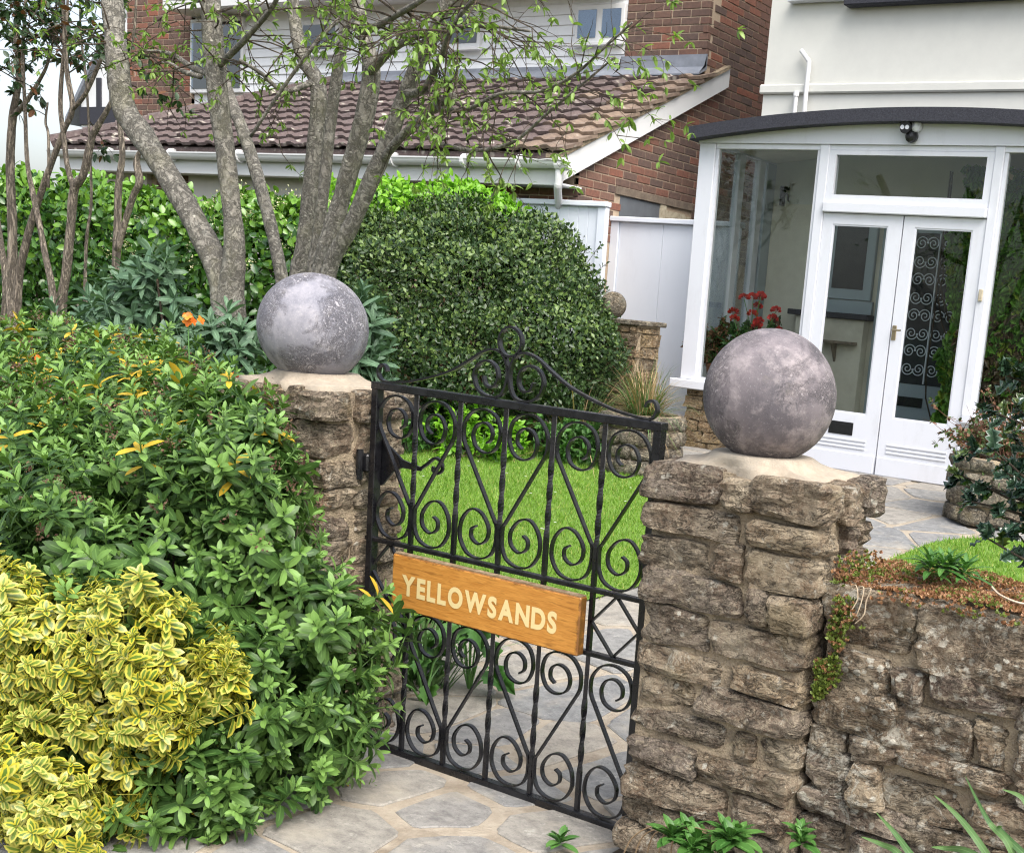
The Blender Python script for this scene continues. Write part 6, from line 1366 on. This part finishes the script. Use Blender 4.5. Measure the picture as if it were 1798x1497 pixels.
# geraniums and pots on the porch sill
isl = obj('plant_shelf', MB().box(-5.68, -4.66, 9.14, 9.42, 1.00, 1.03, 0.004), M['white']); tag(isl, 'white plant shelf behind the porch window', 'shelf')
for (x, y, lb, fl, red) in ((-5.25, 9.30, 'potted geranium with bright red flowers in the porch window', 14, 0.12), (-5.58, 9.28, 'potted plant with dry brown leaves in the corner of the porch window', 0, 0.7)):
    t = thing('potted_plant', lb, 'plant', (x, y, 1.03)); rg = random.Random(int(-x * 100))
    V = []; n = 20
    for (r, z) in ((0.06, 0.0), (0.085, 0.13), (0.09, 0.13), (0.09, 0.155), (0.078, 0.155), (0.07, 0.12), (0.001, 0.12)):
        for k in range(n): a = 2 * math.pi * k / n; V.append((x + r * math.cos(a), y + r * math.sin(a), 1.031 + z))
    obj('pot', npmesh('pot', V, np.array([(i * n + k, i * n + (k + 1) % n, (i + 1) * n + (k + 1) % n, (i + 1) * n + k) for i in range(6) for k in range(n)])), m_rough('terracotta', (0.32, 0.12, 0.06), (0.24, 0.09, 0.05)), t)
    acc = []; tb = MB()
    for k in range(60): twigs_leaves(tb, acc, (x, y, 1.16), (rg.gauss(0, .75), rg.gauss(0, .3), 0.9), rg.uniform(0.15, 0.42 if fl else 0.34), rg, 0.75, 1, 0.004, 0.3, (0.04, 0.07))
    acc = [a for a in acc if a[0][0][1] > 9.10]
    obj('foliage', leaf_mesh(acc, lobed_tpl(), 'foliage', red), m_leaf('pot_leaf', (0.03, 0.085, 0.02), (0.07, 0.16, 0.04), 0.5, 0.2, 0.2, odd=(0.22, 0.10, 0.05)), t)['kind'] = 'stuff'
    tag(obj('stems', tb, M['weed'], t), None, kind='stuff')
    for k in range(fl):
        c = Vector((x + rg.uniform(-.28, .26), y + rg.uniform(-.08, .08), rg.uniform(1.45, 1.78))); obj('flower_stem', MB().tube([(x, y, 1.2), (x * 0.4 + c.x * 0.6, c.y, c.z - 0.15), c], 0.003, 5), M['weed'], t)
        n = 40; u = rdir(n); u[:, 2] = np.abs(u[:, 2]); obj('flower', npmesh('flower', *scatter(leaf_tpl(0.45, 0.05, 0.1), np.array(c)[None] + u * 0.026, u, rdir(n), 0.028)), M['redflower'], t)

# climber inside the porch, on the back wall
def climber():
    t = thing('porch_climber', 'leafy green climber covering the wall seen through the porch glass', 'climber', (-2.9, 9.88, 0.48)); rng = np.random.default_rng(5); P = []; Nn = []
    n = 13000; X_ = rng.uniform(-4.2, -2.0, n); Z_ = rng.uniform(0.5, 2.9, n); e = np.array([noise.noise((x * 2.3, z * 2.3, 4.0)) for x, z in zip(X_, Z_)])
    edge = -3.76 + 0.2 * np.array([noise.noise((0.0, z * 2.0, 7.0)) for z in Z_]); k = (X_ > edge) ; X_, Z_, e = X_[k], Z_[k], e[k]; n = len(X_)
    Y_ = 9.88 - 0.16 * np.clip(e + 0.3, 0, 1) - rng.uniform(0, 0.07, n); P = np.stack([X_, Y_, Z_], 1)
    D = np.stack([rng.normal(0, .5, n), rng.normal(-.3, .3, n), rng.normal(-.7, .3, n)], 1); U = np.stack([rng.normal(0, .35, n), np.full(n, -1.0), rng.normal(.4, .3, n)], 1)
    low = np.clip((2.0 - Z_) / 0.6, 0, 1) * (X_ > -3.62); kind = np.where(rng.random(n) < low * 0.75, 1.0, np.where(rng.random(n) < 0.15, 0.55, 0.0))
    tag(obj('foliage', npmesh('foliage', *scatter(lobed_tpl(), P, D, U, rng.uniform(0.045, 0.085, n), np.clip(0.5 + e * .6 + rng.normal(0, .2, n), 0, .999), kind)), M['ivy'], t), None, kind='stuff')
    m = MB(); rg = random.Random(6)
    for k in range(40):
        x = rg.uniform(-3.75, -2.0); z = 0.48; pts = [(x, 9.88, z)]
        while z < 2.7: z += 0.2; x += rg.gauss(0, 0.07); pts.append((min(max(x, -3.9), -2.0), 9.87 + rg.uniform(-.04, .03), z))
        m.tube(pts, 0.007, 5, False)
    tag(obj('stems', m, M['twig'], t), None, kind='stuff')
    c = at(1770, 312, 9.66); n = 14; u = rdir(n); u[:, 1] = -np.abs(u[:, 1]); obj('blossom', npmesh('blossom', *scatter(leaf_tpl(0.45, .05, .1), np.array(c)[None] + u * 0.012, u, rdir(n), 0.035)), m_leaf('cream_petal', (0.6, 0.52, 0.36), (0.7, 0.6, 0.4), 0.5, 0.2, 0), t)
climber()

# ------------------------------------------------------------------ holly at the right, behind the low wall
def holly():
    t = thing('holly_bush', 'spiny dark blue green holly behind the low wall in front of the planter', 'bush', (-1.05, 4.4, ground_z(4.4))); rg = random.Random(15); tb = MB(); spots = []
    base = [at(1830, 960, 4.4), at(1850, 900, 4.45), at(1840, 800, 4.5)]
    tb.tube(spline([(-0.95, 4.45, ground_z(4.4)), (-0.98, 4.45, 0.6), (-1.05, 4.45, 1.2), (-1.15, 4.45, 1.55)], 5), [0.022] * 8 + [0.018] * 4 + [0.012] * 4, 8, False)
    ends = [(1745, 655), (1690, 720), (1720, 660), (1780, 640), (1660, 790), (1680, 850), (1665, 880), (1700, 900), (1740, 940), (1720, 830), (1760, 760), (1790, 850), (1730, 770), (1780, 930), (1770, 690), (1700, 790), (1790, 720), (1650, 835), (1690, 945), (1760, 890), (1820, 700), (1830, 800), (1830, 900), (1760, 830), (1740, 720), (1850, 650), (1880, 760), (1900, 850), (1870, 930), (1930, 720), (1950, 800), (1920, 900), (1860, 700), (1900, 660)]
    for (px, py) in ends:
        e = at(px + 38 + 0.12 * (px - 1640), py, 4.25 + rg.uniform(-0.12, 0.25)); s = Vector((-1.0, 4.45, max(0.5, e.z - rg.uniform(0.1, 0.35)))); pts = spline([s, (s + e) / 2 + Vector((0, 0, rg.uniform(-.03, .06))), e], 6)
        tb.tube(pts, [0.008 - 0.005 * i / (len(pts) - 1) for i in range(len(pts))], 6, False)
        for i in range(5, len(pts)):
            for q in range(2 if i < len(pts) - 1 else 4):
                spots.append((pts[i], (pts[i] - pts[i - 1]).normalized(), rg.uniform(0, 6.28)))
    tag(obj('stems', tb, M['twig'], t), None, kind='stuff')
    tp = holly_tpl(); meshes = []
    for k in range(4):
        V, T, e = tp; V = V.copy(); V[:, 2] += -0.12 * V[:, 1] ** 2 * (k % 2) + 0.04 * np.sin(V[:, 1] * 9 + k) * np.sign(V[:, 0]); A = np.zeros((len(V), 3)); A[:, 0] = 0.2 * k; A[:, 1] = e; A[:, 2] = 1.0 if k == 3 else 0.0
        me = npmesh('leaf', V, T, A); me.materials.append(M['holly']); meshes.append(me)
    rg.shuffle(spots); spots.sort(key=lambda s: s[0].x > -1.12)
    for (p, d, a) in spots[:298]:
        side = d.orthogonal().normalized(); side = Matrix.Rotation(a, 3, d) @ side; dr = (d * 0.55 + side + Vector((0, -0.15, 0.05))).normalized(); up = (Vector((0, -0.4, 1)) + Vector((rg.gauss(0, .5), rg.gauss(0, .5), 0))).normalized()
        s = dr.cross(up).normalized(); nn = s.cross(dr); L = rg.uniform(0.055, 0.085); Mx = Matrix(((s.x, dr.x, nn.x, p.x), (s.y, dr.y, nn.y, p.y), (s.z, dr.z, nn.z, p.z), (0, 0, 0, 1))) @ Matrix.Scale(L, 4)
        inst('leaf', meshes[rg.choice((0, 0, 1, 1, 2, 2, 3))], Mx, t)
holly()

# ------------------------------------------------------------------ on the low wall
def sedum():
    rng = np.random.default_rng(31); n = 13000; X_ = rng.uniform(-1.31, 1.25, n); Y_ = rng.uniform(2.815, 3.27, n); h = np.array([noise.noise((x * 6, y * 6, 2.0)) for x, y in zip(X_, Y_)])
    Z_ = 0.935 + 0.025 * h + 0.03 * np.clip((X_ + 1.3) / 1.0, 0, 1); lip = Y_ < 2.85; Z_ = np.where(lip, Z_ - rng.uniform(0, 0.04, n), Z_); k = ~lip | (h > -0.05); X_, Y_, Z_, h = X_[k], Y_[k], Z_[k], h[k]
    # trail down the joint beside the pillar
    m = 2200; zz = 1.0 - 0.42 * rng.random(m) ** 0.8; xx = -1.31 + np.abs(rng.normal(0, 0.03, m)) * (0.35 + (zz - 0.5) * 2.2); yy = 2.845 - rng.uniform(0.0, 0.035, m) - 0.01
    kn = np.array([noise.noise((x * 14, 3.0, z * 11)) for x, z in zip(xx, zz)]) > -0.08 - 0.25 * (zz - 0.75); xx, zz, yy = xx[kn], zz[kn], yy[kn]; m = len(xx)
    up = (zz > 0.9); yy = np.where(up, rng.uniform(2.83, 3.05, m), yy)
    P = np.concatenate([np.stack([X_, Y_, Z_], 1), np.stack([xx, yy, zz], 1)]); n = len(P); g = np.concatenate([np.clip(0.28 + h * 1.1, 0, 1), np.clip(1.35 - (zz - 0.58) * 1.6, 0.6, 1.35)]); kind = np.where(rng.random(n) < g * 0.75, 0.55, 0.0)
    acc = Acc(); Q = P
    for j in range(5):
        D = rdir(n); D[:, 2] = np.abs(D[:, 2]) + 0.3; D[:, 1] -= 0.25; acc.add(*scatter(small_tpl(0.35), Q, D, rdir(n), rng.uniform(0.007, 0.013, n), rng.random(n), kind))
    tag(obj('sedum_mat', acc.mesh('sedum_mat'), M['sedum']), 'orange and green sedum mat creeping along the top of the low wall', 'sedum', kind='stuff')
sedum()
obj_soil = tag(obj('wall_top_soil', MB().box(-1.315, 1.29, 2.96, 3.22, 0.80, 0.935), M['soil']), 'thin soil under the sedum on the low wall', 'soil', kind='stuff')
def rosette(name, label, c, n, L, W, mat, seed, cat='plant', group=None, tiltr=(20, 85), heads=1, r=0.0):
    t = thing(name, label, cat, c, group); rg = random.Random(seed); tp = leaf_tpl(W, 0.15, 0.35); V, T, e = tp; A = np.zeros((len(V), 3)); A[:, 1] = e; me = npmesh('leaf', V, T, A); me.materials.append(mat)
    for hI in range(heads):
        cc = Vector(c) + Vector((rg.uniform(-r, r), rg.uniform(-r, r) * 0.6, rg.uniform(0, 0.02)))
        for k in range(n):
            s = k / n; a = k * 2.39996 + rg.uniform(-.2, .2); th = math.radians(tiltr[1] + (tiltr[0] - tiltr[1]) * s); d = Vector((math.cos(a) * math.sin(th), math.sin(a) * math.sin(th), math.cos(th)))
            u = Vector((-math.cos(a) * math.cos(th), -math.sin(a) * math.cos(th), math.sin(th))); sd_ = d.cross(u).normalized(); nn = sd_.cross(d); p = cc + Vector((0, 0, 0.012 + 0.02 * s)) + d * 0.004; l = L * (1.0 - 0.45 * s) * rg.uniform(0.8, 1.15)
            inst('leaf', me, Matrix(((sd_.x, d.x, nn.x, p.x), (sd_.y, d.y, nn.y, p.y), (sd_.z, d.z, nn.z, p.z), (0, 0, 0, 1))) @ Matrix.Scale(l, 4), t)
    return t
c = at(1652, 1052, 3.0); rosette('rosette_plant', 'green rosette plant of strap leaves growing out of the sedum on the wall', (c.x, 3.0, 0.955), 17, 0.075, 0.13, M['weed'], 4, heads=6, r=0.055)
rt = MB(); p0 = at(1500, 1030, 2.86)
for k in range(3):
    q = p0 + Vector((0.012 * k, -0.02, 0)); rt.tube(spline([q, q + Vector((0.02 + 0.008 * k, -0.015, 0.012)), q + Vector((0.03, -0.02, -0.02)), q + Vector((0.018 + 0.006 * k, -0.025, -0.055)), q + Vector((0.02 - 0.006 * k, -0.022, -0.07 - 0.006 * k))], 5), 0.0016, 5)
tag(obj('dead_roots', rt, m_rough('pale_root', (0.55, 0.45, 0.32), (0.4, 0.3, 0.2))), 'pale dry roots hanging over the edge of the low wall', 'roots')
rt = MB(); q = at(1742, 1030, 2.95); rt.tube(spline([q, q + Vector((0.03, -0.02, -0.012)), q + Vector((0.08, -0.02, -0.022)), q + Vector((0.14, 0.0, -0.02))], 5), 0.003, 5); tag(obj('dead_twig', rt, m_rough('pale_twig', (0.55, 0.45, 0.34), (0.4, 0.3, 0.22))), 'pale dry twig lying on the sedum of the low wall', 'twig')

# ------------------------------------------------------------------ at the foot of the pillar and wall
for (px, py, Y, n, L, hd, r, lb) in ((1195, 1492, 2.64, 11, 0.075, 6, 0.06, 'leafy weed at the foot of the full pillar, widest of the weeds there'), (1275, 1495, 2.64, 11, 0.07, 5, 0.05, 'leafy weed at the corner of the full pillar next to the widest one'),
                                     (1408, 1497, 2.72, 10, 0.055, 3, 0.025, 'small weed in the gap between the pillar and the low wall'), (978, 1500, 2.62, 9, 0.06, 2, 0.012, 'lone weed sprouting from the paving in front of the gate')):
    p = at(px, py, Y); z = 0.0 if px < 1000 else 0.0; g_ = p.copy(); g_.z = max(0.0, p.z + 0.005)
    if px < 1000: 
        d = (p - CAM); g_ = CAM + d * ((0.0 - CAM.z) / d.z) ; g_.z = 0.02
    rosette('weed', lb, g_[:], n, L, 0.24, M['weed'], px, 'weed', 'weeds along the foot of the masonry', (15, 80), hd, r)
def mound():
    V = []; nx, ny = 30, 6
    for j in range(ny + 1):
        for i in range(nx + 1):
            x = -1.92 + 2.6 * i / nx; y = 2.45 + 0.5 * j / ny; p = 0.16 * math.sin(min(1, j / ny) * math.pi * 0.5) * min(1, (i / nx) * 6); V.append((x, y, 0.01 + max(0, p) + 0.015 * noise.noise((x * 8, y * 8, 0))))
    n = nx + 1; tag(obj('wall_foot_soil', npmesh('wall_foot_soil', V, np.array([(j * n + i, j * n + i + 1, (j + 1) * n + i + 1, (j + 1) * n + i) for j in range(ny) for i in range(nx)])), M['soil']), 'soil banked against the foot of the wall', kind='structure')
mound()
gt2 = thing('grass_tuft', 'long green grass blades in front of the low wall at the picture edge', 'grass', (-0.72, 2.55, 0.16))
def blade(pts, w, parent):
    P = [Vector(p) for p in spline(pts, 6)]; V = []; F = []; A = []; m = len(P); side = RIGHT
    for i, p in enumerate(P):
        t = i / (m - 1); wd = w * (1 - t ** 2.5) * 0.5 + 0.0004; tg = (P[min(i + 1, m - 1)] - P[max(i - 1, 0)]).normalized(); sd_ = tg.cross(FWD).normalized()
        for sg, e in ((-1, 1.0), (0, 0.0), (1, 1.0)): V.append((p + sd_ * sg * wd - FWD * (0.2 * wd if sg else 0))[:]); A.append((0.4 * t, e, 0))
    for i in range(m - 1):
        for q in (0, 1): v0 = i * 3 + q; F += [(v0, v0 + 1, v0 + 4), (v0, v0 + 4, v0 + 3)]
    obj('blade', npmesh('blade', np.array(V), np.array(F), np.array(A)), M['blade'], parent)
for pts in ([(1800, 1560), (1770, 1480), (1735, 1440), (1695, 1362)], [(1770, 1560), (1720, 1480), (1680, 1430), (1640, 1395)], [(1650, 1560), (1600, 1500), (1570, 1460), (1538, 1425)], [(1840, 1530), (1800, 1500), (1755, 1455), (1760, 1450)], [(1760, 1530), (1700, 1494), (1660, 1488), (1635, 1486)], [(1850, 1520), (1815, 1440), (1795, 1400), (1760, 1385)], [(1620, 1570), (1580, 1500), (1545, 1480), (1512, 1468)]):
    blade([at(x, y, 2.60 - 0.02 * (i % 2)) for i, (x, y) in enumerate(pts)], 0.016, gt2)
dr = MB(); rg = random.Random(3)
for k in range(5):
    a = at(1090 + 22 * k, 1497, 2.68); dr.tube(spline([(a.x, a.y, max(0.0, a.z - 0.03)), at(1110 + 20 * k, 1470 - 4 * k, 2.67), at(1150 + 25 * k, 1448 + 3 * k, 2.66), at(1180 + 28 * k, 1458 + 6 * k, 2.66), at(1200 + 28 * k, 1485, 2.66)], 5), 0.0022, 5, False)
tag(obj('dry_stems', dr, M['dry']), 'thin dry stems looping at the foot of the full pillar', 'stems')

# ------------------------------------------------------------------ just inside the gate
for (px, py, L, n, s, lb) in ((760, 1010, 0.36, 34, 5, 'clump of narrow daffodil leaves by the gate hinge'), (720, 1120, 0.28, 22, 6, 'clump of narrow daffodil leaves low beside the arum')):
    q = at(px, py, 3.55); t = thing('daffodil_leaves', lb, 'plant', (q.x, 3.55, ground_z(3.55)), 'daffodil clumps'); obj('blades', blades(n + 20, (q.x, 3.55, ground_z(3.55)), 0.10, L * 1.5, 1.0, 0.013, s, spread=0.45), M['blade'], t)
def arum(label, px, py, Y, n, L, s):
    q = at(px, py, Y); c = (q.x, Y, ground_z(Y)); t = thing('arum', label, 'plant', c, 'arum plants'); rg = random.Random(s); tp = lobed_tpl(); V, T, e = tp; V = V * np.array([0.9, 1, 1]); A = np.zeros((len(V), 3)); A[:, 1] = e; me = npmesh('leaf', V, T, A); me.materials.append(M['weed'])
    for k in range(n):
        a = rg.uniform(0, 6.28); h = rg.uniform(0.08, 0.34); p = Vector(c) + Vector((math.cos(a) * 0.12, math.sin(a) * 0.09, h)); obj('stalk', MB().tube([c, (c[0] + math.cos(a) * 0.05, c[1] + math.sin(a) * 0.04, c[2] + h * 0.7), p], 0.004, 5, False), M['weed'], t)
        d = Vector((math.cos(a), math.sin(a) - 0.3, rg.uniform(-.6, -.1))).normalized(); u = Vector((0.1, -0.5, 1)).normalized(); sd_ = d.cross(u).normalized(); nn = sd_.cross(d); inst('leaf', me, Matrix(((sd_.x, d.x, nn.x, p.x), (sd_.y, d.y, nn.y, p.y), (sd_.z, d.z, nn.z, p.z), (0, 0, 0, 1))) @ Matrix.Scale(L * rg.uniform(0.7, 1.2), 4), t)
arum('arum with broad arrow leaves just behind the gate, beside the path', 830, 1110, 3.62, 12, 0.13, 2); arum('arum with broad arrow leaves at the foot of the hinge pillar', 745, 1200, 3.42, 10, 0.12, 3); arum('leafy arum half behind the hinge pillar', 700, 1080, 3.5, 9, 0.11, 4)
for (x, y, lb, s) in ((-7.05, 7.05, 'low fresh green perennial under the clipped bush, towards the pillar', 1), (-6.35, 7.25, 'low fresh green perennial under the middle of the clipped bush', 2), (-5.75, 7.6, 'low fresh green perennial between bush and planter', 3)):
    t = thing('perennial', lb, 'plant', (x, y, ground_z(y)), 'perennials under the bush'); tb = MB(); acc = []; rg = random.Random(s)
    for k in range(60): twigs_leaves(tb, acc, (x + rg.uniform(-.3, .3), y + rg.uniform(-.15, .15), ground_z(y)), (rg.gauss(0, .4), rg.gauss(0, .4), 1), rg.uniform(0.15, 0.38), rg, 0.9, 1, 0.003, 0.2, (0.04, 0.07))
    obj('foliage', leaf_mesh(acc, leaf_tpl(0.27, .1, .2), 'foliage'), M['lime'] if s == 2 else M['weed'], t)['kind'] = 'stuff'; tag(obj('stems', tb, M['weed'], t), None, kind='stuff')
obj('tree_stump', MB().tube(spline([(-6.95, 7.1, ground_z(7.1) - 0.03), (-6.95, 7.1, 0.6), (-6.93, 7.1, 0.72)], 3), [0.09, 0.085, 0.08, 0.08, 0.08, 0.078, 0.075], 12), M['bark2'])
tag(bpy.data.objects['tree_stump'], 'short pale stump under the clipped bush', 'stump')
# mulch at the lawn's far edge
rng = np.random.default_rng(9); n = 1500; P = np.stack([rng.uniform(-8.2, -6.3, n), rng.uniform(7.1, 7.6, n), np.zeros(n)], 1); P[:, 2] = 0.47 * np.clip((P[:, 1] - 3.3) / 5.3, 0, 1) + 0.03 + rng.uniform(0, .02, n)
tag(obj('leaf_litter', npmesh('leaf_litter', *scatter(SMALL, P, rdir(n) * np.array([1, 1, .2]), rdir(n) * .3 + np.array([0, 0, 1.]), rng.uniform(.03, .07, n))), m_leaf('litter', (0.12, 0.075, 0.045), (0.22, 0.15, 0.09), 0.8, 0, 0)), 'brown leaf litter along the far edge of the lawn', 'leaf litter', kind='stuff')
# daisies on the lawn
dz = Acc(); n = 40; P = np.stack([rng.uniform(-6.8, -3.8, n), rng.uniform(4.5, 7.0, n), np.zeros(n)], 1); P[:, 2] = 0.47 * np.clip((P[:, 1] - 3.3) / 5.3, 0, 1) + 0.062
for k in range(6): dz.add(*scatter(leaf_tpl(0.4, 0, 0), P, np.tile([math.cos(k * 1.047), math.sin(k * 1.047), 0.1], (n, 1)), np.tile([0, 0, 1.0], (n, 1)), 0.010))
tag(obj('daisies', dz.mesh('daisies'), m_leaf('daisy', (0.7, 0.7, 0.66), (0.8, 0.8, 0.78), 0.6, 0, 0)), 'tiny white daisies scattered in the lawn behind the gate', 'daisies', kind='stuff')
